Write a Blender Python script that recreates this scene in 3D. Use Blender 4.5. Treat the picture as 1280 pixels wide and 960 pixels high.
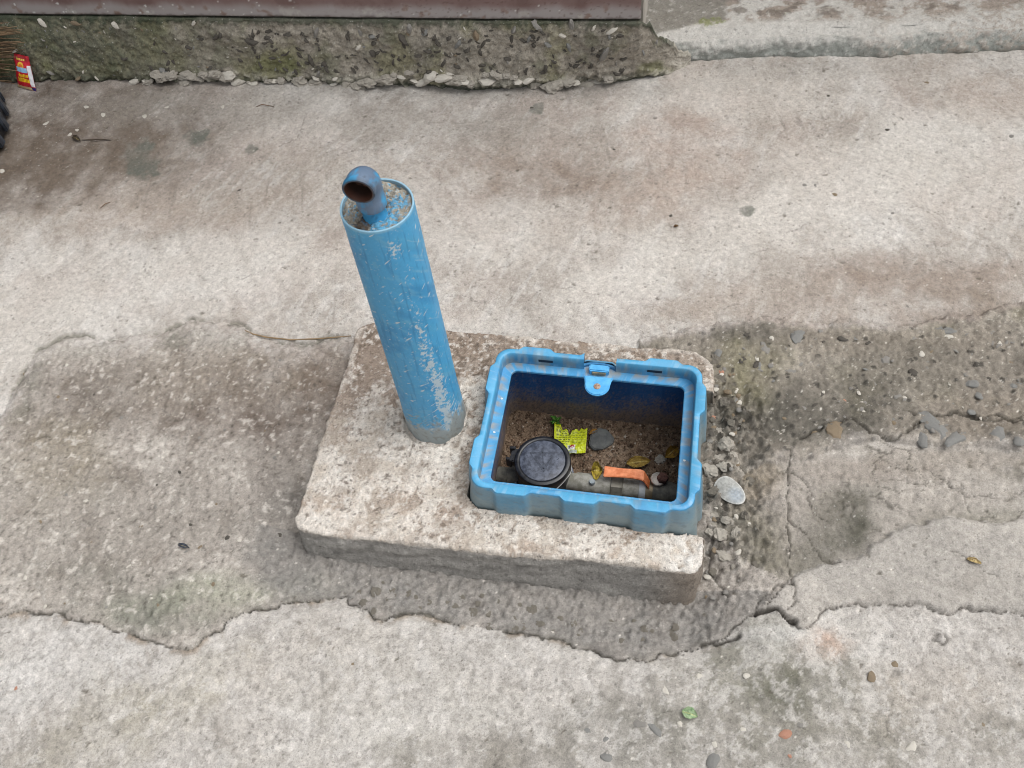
import bpy, bmesh, math, random
import numpy as np
from mathutils import Vector, Matrix

for o in list(bpy.data.objects):
    bpy.data.objects.remove(o)
SC = bpy.context.scene
COL = SC.collection
rng = np.random.default_rng(7)

# ------------------------------------------------------------------ camera, sky, sun, exposure
CAM_H, PITCH, ROLL, FOC = 1.40, math.radians(56), math.radians(-8), 1100.0
YAW = math.radians(-16.3)                       # the yard's axes follow the slab
AX = np.array([math.cos(YAW), math.sin(YAW)])
AY = np.array([-math.sin(YAW), math.cos(YAW)])
def _w(v):                                      # into yard axes
    return np.array([v[0]*AX[0]+v[1]*AX[1], v[0]*AY[0]+v[1]*AY[1], v[2]])
_f = np.array([0, math.cos(PITCH), -math.sin(PITCH)]); _r = np.array([1., 0, 0]); _u = np.cross(_r, _f)
CR = _w(math.cos(ROLL)*_r+math.sin(ROLL)*_u); CU = _w(-math.sin(ROLL)*_r+math.cos(ROLL)*_u); CF = _w(_f)
cam = bpy.data.cameras.new('camera'); cam.sensor_width = 36; cam.lens = FOC/1280*36
cam.clip_start = .02; cam.clip_end = 500
camo = bpy.data.objects.new('camera', cam); COL.objects.link(camo)
M = Matrix.Identity(4)
for i in range(3):
    M[i][0] = CR[i]; M[i][1] = CU[i]; M[i][2] = -CF[i]
M[2][3] = CAM_H
camo.matrix_world = M
SC.camera = camo
SC.cycles.filter_width = 1.0
SC.render.resolution_x = 1024; SC.render.resolution_y = 768

world = bpy.data.worlds.new('World'); SC.world = world; world.use_nodes = True
SUN_EL, SUN_AZ = math.radians(64), math.radians(78)      # azimuth from +Y towards +X
nt = world.node_tree; bg = nt.nodes['Background']
sky = nt.nodes.new('ShaderNodeTexSky'); sky.sky_type = 'NISHITA'; sky.sun_disc = False
sky.sun_elevation = SUN_EL; sky.sun_rotation = SUN_AZ
sky.dust_density = 4; sky.air_density = 1.0
hs = nt.nodes.new('ShaderNodeHueSaturation'); hs.inputs['Saturation'].default_value = .12
nt.links.new(sky.outputs[0], hs.inputs['Color']); nt.links.new(hs.outputs[0], bg.inputs[0])
bg.inputs[1].default_value = .13
sl = bpy.data.lights.new('sun', 'SUN'); sl.energy = 1.4; sl.angle = math.radians(55); sl.color = (1, .98, .955)
so = bpy.data.objects.new('sun', sl); COL.objects.link(so)
sd = Vector((math.sin(SUN_AZ)*math.cos(SUN_EL), math.cos(SUN_AZ)*math.cos(SUN_EL), math.sin(SUN_EL)))
so.rotation_euler = (-sd).to_track_quat('-Z', 'Y').to_euler(); so.location = (1, 1, 4)
SC.view_settings.view_transform = 'Standard'; SC.view_settings.look = 'None'
SC.view_settings.exposure = 0.40; SC.view_settings.gamma = 1
SC.view_settings.use_curve_mapping = False

# ------------------------------------------------------------------ survey helpers
def at(u, v, z=0.):
    """point of the yard at height z that was surveyed at (u, v)"""
    d = CR*(u-640)/FOC - CU*(v-480)/FOC + CF
    t = (z-CAM_H)/d[2]
    return np.array([d[0]*t, d[1]*t, z])
def s2(u, v, z=0.): return at(u, v, z)[:2]
def jac(u, v, z=0.):
    p = s2(u, v, z); return p, np.column_stack([s2(u+1, v, z)-p, s2(u, v+1, z)-p])

# ------------------------------------------------------------------ noise in numpy
_TS = 4096
_perm = np.random.default_rng(1).permutation(_TS).astype(np.int32)
_ang = np.random.default_rng(2).random(_TS)*2*np.pi
_gx = np.cos(_ang).astype(np.float32); _gy = np.sin(_ang).astype(np.float32)
_rx = np.random.default_rng(3).random(_TS).astype(np.float32); _ry = np.random.default_rng(4).random(_TS).astype(np.float32)
def gn(x, y, seed=0):
    x = np.asarray(x, np.float32); y = np.asarray(y, np.float32)
    xi = np.floor(x).astype(np.int32); yi = np.floor(y).astype(np.int32)
    xf = x-xi; yf = y-yi
    ux = xf*xf*xf*(xf*(xf*6-15)+10); uy = yf*yf*yf*(yf*(yf*6-15)+10)
    def g(i, j):
        h = _perm[(xi+i+_perm[(yi+j+seed*131) % _TS]) % _TS]
        return _gx[h]*(xf-i)+_gy[h]*(yf-j)
    a = g(0, 0); b = g(1, 0); c = g(0, 1); d = g(1, 1)
    return (a+(b-a)*ux)*(1-uy)+(c+(d-c)*ux)*uy
def fbm(x, y, f, o=4, seed=0, g=.5):
    r = 0; a = 1.; n = 0
    for k in range(o):
        r = r+a*gn(x*f, y*f, seed+k); n += a*a; a *= g; f *= 2.03
    return r*1.9/math.sqrt(n)                  # roughly unit range
def worley(x, y, f, seed=0):
    x = np.asarray(x*f, np.float32); y = np.asarray(y*f, np.float32)
    xi = np.floor(x).astype(np.int32); yi = np.floor(y).astype(np.int32)
    f1 = np.full(x.shape, 9., np.float32); f2 = f1.copy(); idn = np.zeros(x.shape, np.float32)
    for i in (-1, 0, 1):
        for j in (-1, 0, 1):
            h = _perm[(xi+i+_perm[(yi+j+seed*197) % _TS]) % _TS]
            d = np.hypot(xi+i+_rx[h]-x, yi+j+_ry[h]-y)
            n = d < f1
            f2 = np.where(n, f1, np.minimum(f2, d)); idn = np.where(n, _rx[(h*7+13) % _TS], idn)
            f1 = np.where(n, d, f1)
    return f1, f2, idn
def ss(a, b, x):
    t = np.clip((x-a)/(b-a), 0, 1); return t*t*(3-2*t)
def lin(c):
    c = np.asarray(c, np.float32)/255.
    return np.where(c <= .04045, c/12.92, ((c+.055)/1.055)**2.4)
def mixc(col, c, m):
    m = np.clip(m, 0, 1)[..., None]
    return col*(1-m)+lin(c)*m
def jag(pts, seed, amp=.18, lev=3, closed=False):
    r = np.random.default_rng(seed); P = [np.array(p, float) for p in pts]
    if closed: P.append(P[0])
    for _ in range(lev):
        Q = [P[0]]
        for a, b in zip(P[:-1], P[1:]):
            d = b-a; n = np.array([-d[1], d[0]])
            Q += [(a+b)/2+n*r.uniform(-amp, amp), b]
        P = Q
    return P[:-1] if closed else P
def inside(x, y, poly):
    r = np.zeros(x.shape, bool); n = len(poly)
    for i in range(n):
        x1, y1 = poly[i]; x2, y2 = poly[(i+1) % n]
        if y1 == y2: continue
        c = ((y1 > y) != (y2 > y)) & (x < (x2-x1)*(y-y1)/(y2-y1)+x1)
        r ^= c
    return r
def seg_d(x, y, a, b):
    d = b-a; L = d@d+1e-12
    t = np.clip(((x-a[0])*d[0]+(y-a[1])*d[1])/L, 0, 1)
    return np.hypot(x-a[0]-t*d[0], y-a[1]-t*d[1])

# ------------------------------------------------------------------ object helpers
def link(o, parent=None):
    COL.objects.link(o)
    if parent is not None: o.parent = parent
    return o
def np_mesh(name, V, Q, C=None, smooth=True):
    V = np.asarray(V, np.float32).reshape(-1, 3); Q = np.asarray(Q, np.int32); k = Q.shape[1]
    me = bpy.data.meshes.new(name)
    me.vertices.add(len(V)); me.vertices.foreach_set('co', V.ravel())
    me.loops.add(Q.size); me.loops.foreach_set('vertex_index', Q.ravel())
    me.polygons.add(len(Q)); me.polygons.foreach_set('loop_start', np.arange(0, Q.size, k, dtype=np.int32))
    me.update(calc_edges=True); me.validate()
    if C is not None:
        a = me.color_attributes.new('Col', 'FLOAT_COLOR', 'POINT')
        C = np.asarray(C, np.float32).reshape(-1, 3)
        a.data.foreach_set('color', np.column_stack([C, np.ones(len(C), np.float32)]).ravel())
    (me.shade_smooth if smooth else me.shade_flat)()
    return me
def obj(name, me, mat=None, parent=None):
    if mat is not None:
        me.materials.clear(); me.materials.append(mat)
    return link(bpy.data.objects.new(name, me), parent)
def empty(name, loc=(0, 0, 0)):
    o = bpy.data.objects.new(name, None); o.empty_display_size = .05; o.location = loc
    return link(o)
def tag(o, label, cat, group=None):
    o['label'] = label; o['category'] = cat
    if group: o['group'] = group
    return o
def grid_q(nx, ny, wrap=False):                 # verts ordered [iy*nx+ix]
    ix = np.arange(nx if wrap else nx-1); iy = np.arange(ny-1)
    I, J = np.meshgrid(ix, iy); I = I.ravel(); J = J.ravel(); I2 = (I+1) % nx
    return np.column_stack([J*nx+I, J*nx+I2, (J+1)*nx+I2, (J+1)*nx+I])
def bm_obj(name, bm, mat, parent=None, smooth=False):
    bmesh.ops.recalc_face_normals(bm, faces=bm.faces)
    me = bpy.data.meshes.new(name); bm.to_mesh(me); bm.free()
    (me.shade_smooth if smooth else me.shade_flat)()
    return obj(name, me, mat, parent)
def lathe_mesh(name, prof, n=64, origin=(0, 0, 0), axis='Z'):
    """revolve (radius, height) points; closed ends by near-zero radii"""
    prof = np.array(prof, float); t = np.linspace(0, 2*np.pi, n, endpoint=False)
    V = np.array([[r*math.cos(a), r*math.sin(a), h] for r, h in prof for a in t])
    if axis == 'X': V = V[:, [2, 0, 1]]
    V = V+np.array(origin); return np_mesh(name, V, grid_q(n, len(prof), True))
def smooth_by_angle(me, deg=35):
    bm = bmesh.new(); bm.from_mesh(me)
    for e in bm.edges:
        e.smooth = not (len(e.link_faces) == 2 and e.calc_face_angle(0) > math.radians(deg))
    for f in bm.faces: f.smooth = True
    bm.to_mesh(me); bm.free(); return me

# ------------------------------------------------------------------ materials
def vmat(name, rough=.92, sp=420., amp=.25, bump=.35, bscale=300., bdist=.002, spec=.25, grains=0.):
    """colour painted on the mesh (the surface's own colour), broken up by a fine grain, with fine relief"""
    m = bpy.data.materials.new(name); m.use_nodes = True; n = m.node_tree.nodes; L = m.node_tree.links
    b = n['Principled BSDF']; b.inputs['Roughness'].default_value = rough; b.inputs['Specular IOR Level'].default_value = spec
    a = n.new('ShaderNodeAttribute'); a.attribute_name = 'Col'
    tc = n.new('ShaderNodeTexCoord')
    n1 = n.new('ShaderNodeTexNoise'); n1.inputs['Scale'].default_value = sp; n1.inputs['Detail'].default_value = 4; n1.inputs['Roughness'].default_value = .7
    L.new(tc.outputs['Object'], n1.inputs['Vector'])
    n3 = n.new('ShaderNodeTexNoise'); n3.inputs['Scale'].default_value = sp*.27; n3.inputs['Detail'].default_value = 5; n3.inputs['Roughness'].default_value = .75
    L.new(tc.outputs['Object'], n3.inputs['Vector'])
    ad = n.new('ShaderNodeMath'); ad.operation = 'ADD'; L.new(n1.outputs['Fac'], ad.inputs[0]); L.new(n3.outputs['Fac'], ad.inputs[1])
    mr = n.new('ShaderNodeMapRange'); mr.inputs[1].default_value = .72; mr.inputs[2].default_value = 1.28
    mr.inputs[3].default_value = 1-amp*1.35; mr.inputs[4].default_value = 1+amp*1.1
    L.new(ad.outputs[0], mr.inputs[0])
    vm = n.new('ShaderNodeVectorMath'); vm.operation = 'SCALE'
    L.new(a.outputs['Color'], vm.inputs[0]); L.new(mr.outputs[0], vm.inputs['Scale'])
    L.new(vm.outputs[0], b.inputs['Base Color'])
    if grains:                                  # sand: single dark and pale grains showing in the skin
        last = vm.outputs[0]
        for (gs, lo_, hi_, cc, kk) in ((330., .0, .17, (.055, .05, .044), .75), (250., .93, 1., (.62, .60, .56), .6), (560., .0, .22, (.10, .092, .08), .6), (120., .0, .07, (.07, .064, .056), .8)):
            vo = n.new('ShaderNodeTexVoronoi'); vo.inputs['Scale'].default_value = gs; vo.inputs['Randomness'].default_value = 1
            wn = n.new('ShaderNodeVectorMath'); wn.operation = 'SCALE'; wn.inputs['Scale'].default_value = .006
            L.new(n3.outputs['Color'], wn.inputs[0]); wa = n.new('ShaderNodeVectorMath'); wa.operation = 'ADD'; L.new(tc.outputs['Object'], wa.inputs[0]); L.new(wn.outputs[0], wa.inputs[1]); L.new(wa.outputs[0], vo.inputs['Vector'])
            sx_ = n.new('ShaderNodeSeparateColor'); L.new(vo.outputs['Color'], sx_.inputs[0])
            pick = n.new('ShaderNodeMath'); pick.operation = 'LESS_THAN' if lo_ == 0. else 'GREATER_THAN'; L.new(sx_.outputs[0], pick.inputs[0]); pick.inputs[1].default_value = hi_ if lo_ == 0. else lo_
            sz = n.new('ShaderNodeMath'); sz.operation = 'MULTIPLY_ADD'; L.new(sx_.outputs[1], sz.inputs[0]); sz.inputs[1].default_value = .35; sz.inputs[2].default_value = .12
            inn = n.new('ShaderNodeMath'); inn.operation = 'LESS_THAN'; L.new(vo.outputs['Distance'], inn.inputs[0]); L.new(sz.outputs[0], inn.inputs[1])
            mu = n.new('ShaderNodeMath'); mu.operation = 'MULTIPLY'; L.new(pick.outputs[0], mu.inputs[0]); L.new(inn.outputs[0], mu.inputs[1])
            m2 = n.new('ShaderNodeMath'); m2.operation = 'MULTIPLY'; L.new(mu.outputs[0], m2.inputs[0]); m2.inputs[1].default_value = kk*grains
            mx = n.new('ShaderNodeMix'); mx.data_type = 'RGBA'; L.new(m2.outputs[0], mx.inputs[0]); L.new(last, mx.inputs[6]); mx.inputs[7].default_value = (*cc, 1); last = mx.outputs[2]
        L.new(last, b.inputs['Base Color'])
    if bump:
        n2 = n.new('ShaderNodeTexNoise'); n2.inputs['Scale'].default_value = bscale; n2.inputs['Detail'].default_value = 6; n2.inputs['Roughness'].default_value = .65
        L.new(tc.outputs['Object'], n2.inputs['Vector'])
        bp = n.new('ShaderNodeBump'); bp.inputs['Strength'].default_value = bump; bp.inputs['Distance'].default_value = bdist
        L.new(n2.outputs['Fac'], bp.inputs['Height']); L.new(bp.outputs[0], b.inputs['Normal'])
    return m
def pmat(name, c1, c2=None, scale=60., rough=.6, metal=0., bump=.15, bscale=None, lo=.4, hi=.62, spec=.4):
    m = bpy.data.materials.new(name); m.use_nodes = True; n = m.node_tree.nodes; L = m.node_tree.links
    b = n['Principled BSDF']; b.inputs['Roughness'].default_value = rough; b.inputs['Metallic'].default_value = metal
    b.inputs['Specular IOR Level'].default_value = spec
    c2 = c2 if c2 is not None else [x*.75 for x in c1]
    tc = n.new('ShaderNodeTexCoord'); n1 = n.new('ShaderNodeTexNoise')
    n1.inputs['Scale'].default_value = scale; n1.inputs['Detail'].default_value = 7; n1.inputs['Roughness'].default_value = .65
    L.new(tc.outputs['Object'], n1.inputs['Vector'])
    r = n.new('ShaderNodeValToRGB'); r.color_ramp.elements[0].position = lo; r.color_ramp.elements[1].position = hi
    r.color_ramp.elements[0].color = (*[float(x) for x in lin(c1)], 1); r.color_ramp.elements[1].color = (*[float(x) for x in lin(c2)], 1)
    L.new(n1.outputs['Fac'], r.inputs['Fac']); L.new(r.outputs['Color'], b.inputs['Base Color'])
    mr = n.new('ShaderNodeMapRange'); mr.inputs[3].default_value = max(.02, rough-.12); mr.inputs[4].default_value = min(1, rough+.15)
    L.new(n1.outputs['Fac'], mr.inputs[0]); L.new(mr.outputs[0], b.inputs['Roughness'])
    if bump:
        n2 = n.new('ShaderNodeTexNoise'); n2.inputs['Scale'].default_value = bscale or scale*3; n2.inputs['Detail'].default_value = 5
        L.new(tc.outputs['Object'], n2.inputs['Vector'])
        bp = n.new('ShaderNodeBump'); bp.inputs['Strength'].default_value = bump; bp.inputs['Distance'].default_value = .002
        L.new(n2.outputs['Fac'], bp.inputs['Height']); L.new(bp.outputs[0], b.inputs['Normal'])
    return m
M_CONC = vmat('yard_concrete', amp=.24, sp=420, bump=.8, bscale=300, bdist=.0026, grains=.42)
M_SLAB = vmat('slab_concrete', amp=.28, sp=450, bump=.9, bscale=320, bdist=.0028, grains=.6)
M_FOOT = vmat('footing_concrete', amp=.28, sp=300, bump=.7, bscale=220, bdist=.0028, grains=.6)
M_PLAST = vmat('wall_plaster', amp=.2, sp=300, bump=.6, bscale=180, bdist=.0025, grains=.5)
M_POST = vmat('post_paint', rough=.5, amp=.05, sp=260, bump=.12, bscale=140, bdist=.001, spec=.4)
M_BOX = vmat('box_plastic', rough=.42, amp=.06, sp=300, bump=.08, bscale=200, bdist=.0008, spec=.45)
M_SOIL = vmat('soil_crumb', amp=.45, sp=330, bump=.8, bscale=260, bdist=.004, spec=.15)
M_PRINT = vmat('printed_film', rough=.38, amp=.05, sp=200, bump=.1, bscale=120, bdist=.001, spec=.5)
M_LEAF = vmat('dry_leaf', rough=.7, amp=.25, sp=220, bump=.3, bscale=200, bdist=.001)
STONE_M = [pmat('slate_stone', (98, 101, 103), (146, 143, 136), 220, .85, 0, .4),
           pmat('dark_stone', (62, 59, 54), (96, 91, 84), 90, .9, 0, .4),
           pmat('grey_stone', (112, 110, 106), (146, 142, 136), 90, .9, 0, .4),
           pmat('pale_stone', (176, 172, 162), (206, 200, 190), 90, .9, 0, .4),
           pmat('red_stone', (152, 108, 88), (180, 138, 118), 90, .9, 0, .4),
           pmat('brown_stone', (110, 96, 78), (140, 126, 106), 90, .9, 0, .4)]
M_MORTAR = pmat('mortar_lump', (140, 134, 124), (186, 180, 170), 70, .95, 0, .6, 200)
M_MORTAR_D = pmat('dark_mortar_lump', (92, 88, 80), (132, 126, 116), 70, .95, 0, .6, 200)

# ------------------------------------------------------------------ ground sheet
RIM = dict(x0=-.271, x1=.074, y0=.635, y1=.897)          # inner top edge of the meter box rim
BCX, BCY = (RIM['x0']+RIM['x1'])/2, (RIM['y0']+RIM['y1'])/2
SLAB = dict(x0=-.578, x1=.106, y0=.538, y1=.982)
SLAB_Z = .055
def slab_front(x): return .536+.017*ss(-.35, .11, x)
def axis(lo, hi, step, far):
    a = np.arange(lo, hi, step); o = []; d = step; x = a[-1]
    while x < far: d *= 1.05 if d < .014 else 1.35; x += d; o.append(x)
    b = []; d = step; x = a[0]
    while x > -far: d *= 1.05 if d < .014 else 1.35; x -= d; b.append(x)
    return np.concatenate([b[::-1], a, o])
GX = axis(-1.83, .86, .0028, 60.); GY = axis(.08, 1.98, .0028, 60.)
X, Y = np.meshgrid(GX, GY); X = X.astype(np.float32); Y = Y.astype(np.float32)
wx = X+.010*fbm(X, Y, 16, 4, 11); wy = Y+.010*fbm(X, Y, 16, 4, 15)
wfx = X+.0040*fbm(X, Y, 42, 3, 19); wfy = Y+.0040*fbm(X, Y, 42, 3, 23)
def sl_of(a, b, m):
    i0, i1 = np.searchsorted(GX, [min(a[0], b[0])-m, max(a[0], b[0])+m])
    j0, j1 = np.searchsorted(GY, [min(a[1], b[1])-m, max(a[1], b[1])+m])
    return slice(j0, j1), slice(i0, i1)
def near(pts, m, fx=None, fy=None):
    fx = wfx if fx is None else fx; fy = wfy if fy is None else fy
    D = np.full(X.shape, m, np.float32)
    for a, b in zip(pts[:-1], pts[1:]):
        s = sl_of(a, b, m+.02)
        if D[s].size: D[s] = np.minimum(D[s], seg_d(fx[s], fy[s], a, b))
    return D
def pl(px, z=0.): return [s2(u, v, z) for u, v in px]
def blob(u, v, ru, rv, ang=0., soft=.6, rough=.45, f=9., seed=0):
    p, J = jac(u, v); Ji = np.linalg.inv(J); rm = 2.6*max(np.linalg.norm(J[:, 0])*max(ru, rv), np.linalg.norm(J[:, 1])*max(ru, rv))
    s_ = sl_of(p, p, rm); Xs, Ys = X[s_], Y[s_]
    dx = Xs-p[0]; dy = Ys-p[1]
    du = Ji[0, 0]*dx+Ji[0, 1]*dy; dv = Ji[1, 0]*dx+Ji[1, 1]*dy
    c, s = math.cos(math.radians(ang)), math.sin(math.radians(ang))
    r = np.hypot((du*c+dv*s)/ru, (-du*s+dv*c)/rv)
    k = r < 2.4; m = np.zeros(Xs.shape, np.float32)
    m[k] = 1-ss(1-soft, 1+soft, r[k]+rough*fbm(Xs[k], Ys[k], f, 4, seed+int(u) % 50))
    return s_, m
def stain(A, u, v, ru, rv, a, c, k, mask=None, mod=0., **kw):
    s_, m = blob(u, v, ru, rv, a, **kw); m = m*k
    if mod: m = m*(.8+mod*n2[s_])
    if mask is not None: m = m*mask[s_]
    A[s_] = mixc(A[s_], c, m)

# outlines of the patches, surveyed on the yard
PATCH_L_TOP = [(-420, 700), (-200, 640), (-60, 560), (0, 520), (15, 490), (32, 462), (50, 440), (90, 422), (170, 420), (215, 412), (262, 402), (300, 408), (335, 426), (385, 434), (446, 426)]
PATCH_L_BOT = [(988, 728), (950, 762), (900, 795), (850, 810), (803, 822), (740, 808), (690, 792), (640, 786), (600, 780), (560, 774), (510, 762), (485, 771), (465, 772), (448, 757), (428, 740), (360, 748), (312, 765), (270, 792), (240, 810), (200, 805), (130, 783), (95, 772), (50, 764), (0, 770), (-60, 780), (-200, 790), (-420, 800)]
p_top = jag(pl(PATCH_L_TOP), 5, .12, 2); p_bot = jag(pl(PATCH_L_BOT), 6, .10, 2)
PATCH_L = p_top+pl([(700, 470), (900, 480), (960, 560), (984, 640)])+p_bot
R_TOP = [(800, 427), (842, 418), (880, 413), (915, 406), (950, 402), (1010, 408), (1090, 407), (1160, 404), (1220, 397), (1290, 378), (1420, 350), (1700, 320)]
R_BOT = [(1700, 600), (1420, 566), (1280, 563), (1200, 562), (1150, 556), (1100, 550), (1060, 562), (1010, 577), (960, 586), (925, 600), (895, 640)]
r_top = jag(pl(R_TOP), 7, .08, 2); r_bot = jag(pl(R_BOT), 8, .12, 2)
PATCH_R = r_top+r_bot+pl([(800, 560)])
SLAB_RR = [(990, 722), (1005, 712), (1020, 707), (1050, 702), (1075, 694), (1105, 672), (1122, 662), (1148, 655), (1210, 650), (1290, 640), (1500, 625)]
rr_top = jag(pl(SLAB_RR), 9, .12, 3)
CR_R = [(950, 762), (968, 764), (985, 773), (1000, 786), (1025, 770), (1065, 752), (1090, 757), (1120, 757), (1145, 754), (1190, 767), (1235, 762), (1290, 775)]
cr_r = jag(pl(CR_R), 10, .15, 2)

def inside_g(poly, fx=None, fy=None):
    fx = wfx if fx is None else fx; fy = wfy if fy is None else fy
    P = np.array(poly); s_ = sl_of(P.min(0), P.max(0), .03); r = np.zeros(X.shape, bool); r[s_] = inside(fx[s_], fy[s_], poly); return r
mL = inside_g(PATCH_L); mR = inside_g(PATCH_R)
mid = inside_g(rr_top+cr_r[::-1])
lower = inside(X, Y, p_bot[::-1]+cr_r+pl([(1500, 790), (1700, 800), (1700, 2000)])+[np.array([0., -8.]), np.array([-8., -8.])]+pl([(-900, 860)]))
mC = inside_g(r_bot[::-1]+rr_top[::-1]+pl([(986, 728), (930, 700), (890, 650)])) & ~mR      # cracked skin right of the box
rear = ~(mL | mR | mC | mid | lower)
dLb = near(p_bot, .12); dLt = near(p_top, .10); dRt = near(r_top, .10); dRb = near(r_bot, .10)

# --- relief
Z = .006*fbm(X, Y, 1.3, 3, 31)+.0028*fbm(X, Y, 7, 3, 34)+.0009*fbm(X, Y, 40, 3, 37)
rough1 = fbm(X, Y, 45, 4, 41, .6); rough2 = fbm(X, Y, 110, 3, 45, .7)
w1, w2, wid = worley(wfx, wfy, 48, 3); v1, v2, vid = worley(wfx, wfy, 95, 5)
edgeL = ss(0, .012, dLb)*mL
Z += .004*ss(0, .005, dLb)*mL + .006*ss(0, .05, dLb)*mL                          # patch lies over the front skin
Z += np.where(mL, .0022*rough1+.0016*rough2, 0)*ss(0, .03, dLb)
Z -= np.where(mL, .006*(1-ss(0, .02, dLt)), 0)+.0*Z                              # crumbled edge towards the rear skin
Z += np.where(rear, .006, 0)*ss(0, .01, np.minimum(dLt, dRt))
Z += np.where(mR, .0028*rough1+.0020*rough2+.004*np.clip(.5-w1, 0, 1)*(wid > .45), 0)
Z += np.where(mR, .010*ss(0, .008, dRb), 0)
Z += np.where(mid, .007, 0)*ss(0, .006, near(rr_top, .05))*ss(0, .006, near(cr_r, .05))
Z += np.where(lower, .0013*rough1+.0010*rough2, .0004*rough1+.0004*rough2)
# front haunch in front of the slab
fx0, fx1, fy = SLAB['x0'], SLAB['x1'], SLAB['y0']
hd = np.maximum(np.maximum(fx0-X, X-fx1), 0)
df = np.hypot(hd, np.clip(fy-Y, 0, None))
n_h = fbm(wx, wy, 22, 3, 49, .55); n_o = fbm(X, Y, 9, 4, 53)
haunch = np.where(Y < fy+.02, np.clip(1-df/.16-.28*n_o-.10*n_h-.25*ss(-.50, -.62, X), 0, 1), 0)*mL
slope_r = ss(-.35, .11, X)
Z -= (.030+.026*slope_r)*ss(.155, .03, np.abs(Y-.53))*ss(.24, .08, X)*ss(-.68, -.56, X)
Z += haunch*(.0060*rough1*ss(-.3, .6, n_h)+.0025*rough2+.007*np.abs(n_h)*.6)
# rubble strip beside the box
rub = ss(.10, .02, np.abs(X-.145))*ss(.56, .62, Y)*ss(.97, .90, Y)
Z += rub*(.007*n_h+.006*rough1+.004*rough2+.005*np.clip(.6-v1, 0, 1)-.004)
# cracked skin: a web of fine cracks
c1, c2, cid = worley(wx+.012*fbm(X, Y, 26, 3, 48), wy+.012*fbm(X, Y, 26, 3, 50), 20, 9); web = c2-c1
webm = np.where(mC, ss(.050, .005, web), 0)*ss(-.1, .45, fbm(X, Y, 6, 3, 51)+.1)
Z -= webm*.0016
Z += np.where(mC, (cid-.5)*.0025+.0016*rough1+.001*rough2, 0)
# open cracks and joints
pd = .0
crk = np.zeros(X.shape, np.float32)
def crack(px, w, depth, seed, amp=.12, lev=3, k=1.):
    global Z, crk
    P = jag(pl(px), seed, amp, lev); A_ = np.array(P); s_ = sl_of(A_.min(0), A_.max(0), .03)
    Xs, Ys, fx, fy = X[s_], Y[s_], wfx[s_], wfy[s_]
    if not Xs.size: return
    D = np.full(Xs.shape, .03, np.float32)
    for a, b in zip(P[:-1], P[1:]): D = np.minimum(D, seg_d(fx, fy, a, b))
    wv = w*(1+.55*fbm(Xs, Ys, 30, 2, seed))
    m = ss(wv*1.5, wv*.35, D)
    Z[s_] = Z[s_]-depth*m; crk[s_] = np.maximum(crk[s_], m*k)
def crack_w(P, w, depth, seed, k=1.):
    global Z, crk
    D = near(P, .03); wv = w*np.clip(.9+.9*fbm(X, Y, 14, 3, seed), .25, 2.4); m = ss(wv*1.5, wv*.3, D)
    Z = Z-depth*m; crk = np.maximum(crk, m*k)
crack_w(p_bot, .0018, .0045, 61, 1.)
crack_w(cr_r, .0014, .0035, 62, .8)
crack([(948, 764), (962, 760), (978, 766), (992, 776)], .0038, .014, 63, .08, 2)
crack([(880, 800), (905, 797), (925, 790)], .0026, .008, 64)
crack([(985, 765), (992, 735), (985, 705), (987, 670), (985, 640), (987, 600), (986, 566)], .0016, .006, 65, .08, 4, .8)
crack([(990, 728), (970, 730), (952, 750), (948, 764)], .0016, .006, 66, .1, 3, .7)
crack([(987, 650), (1010, 668), (1030, 700), (1052, 704)], .0012, .004, 67, .12, 3, .6)
crack([(990, 590), (1004, 600), (1016, 640), (1040, 655)], .0011, .003, 68, .14, 3, .6)
crack([(1000, 552), (1030, 536), (1060, 528), (1085, 545), (1120, 552), (1150, 530), (1200, 520), (1290, 528)], .0024, .008, 69, .12, 3, .8)
crack([(1125, 517), (1160, 520), (1230, 527), (1290, 522)], .002, .006, 70, .1, 3, .7)
crack([(1150, 585), (1200, 600), (1215, 640)], .0012, .003, 71, .15, 3, .5)
crack([(1100, 600), (1150, 606), (1180, 596), (1210, 620), (1290, 612)], .0012, .003, 72, .15, 3, .5)
crack([(640, 330), (600, 352), (590, 362)], .0010, .002, 73, .2, 3, .5)
crack([(560, 372), (600, 385), (620, 405)], .0010, .002, 74, .2, 3, .4)
crack([(350, 185), (372, 176), (380, 160), (384, 150)], .0011, .002, 75, .2, 3, .5)
crack([(905, 390), (925, 384), (960, 386)], .0011, .002, 76, .2, 3, .4)
crack([(1170, 795), (1180, 790), (1190, 800), (1178, 806), (1168, 800)], .002, .005, 77, .2, 3, .6)
crack([(1190, 690), (1210, 700), (1230, 715), (1245, 722)], .0012, .003, 78, .2, 3, .5)
crack([(885, 655), (890, 690), (898, 720), (912, 742)], .002, .006, 79, .12, 2, .8)
rh = np.random.default_rng(77)
for k_ in range(20):
    u0, v0_ = (rh.uniform(0, 1280), rh.uniform(140, 400)) if k_ < 10 else (rh.uniform(0, 1280), rh.uniform(800, 950))
    an = rh.uniform(-.9, .9)+(math.pi if rh.random() < .5 else 0); pts_ = [(u0, v0_)]
    for _ in range(rh.integers(2, 5)):
        an += rh.uniform(-.7, .7); L_ = rh.uniform(12, 34); pts_.append((pts_[-1][0]+math.cos(an)*L_, pts_[-1][1]+math.sin(an)*L_*.6))
    crack(pts_, .0009, .0012, 200+k_, .22, 3, .42)
# trowel ridge across the rear skin and a shallow swale
rid = near(jag(pl([(870, 330), (905, 300), (935, 262), (960, 240), (1000, 220)]), 80, .08, 2), .12, wx, wy)
Z += .0035*ss(.05, .0, rid)
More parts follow.
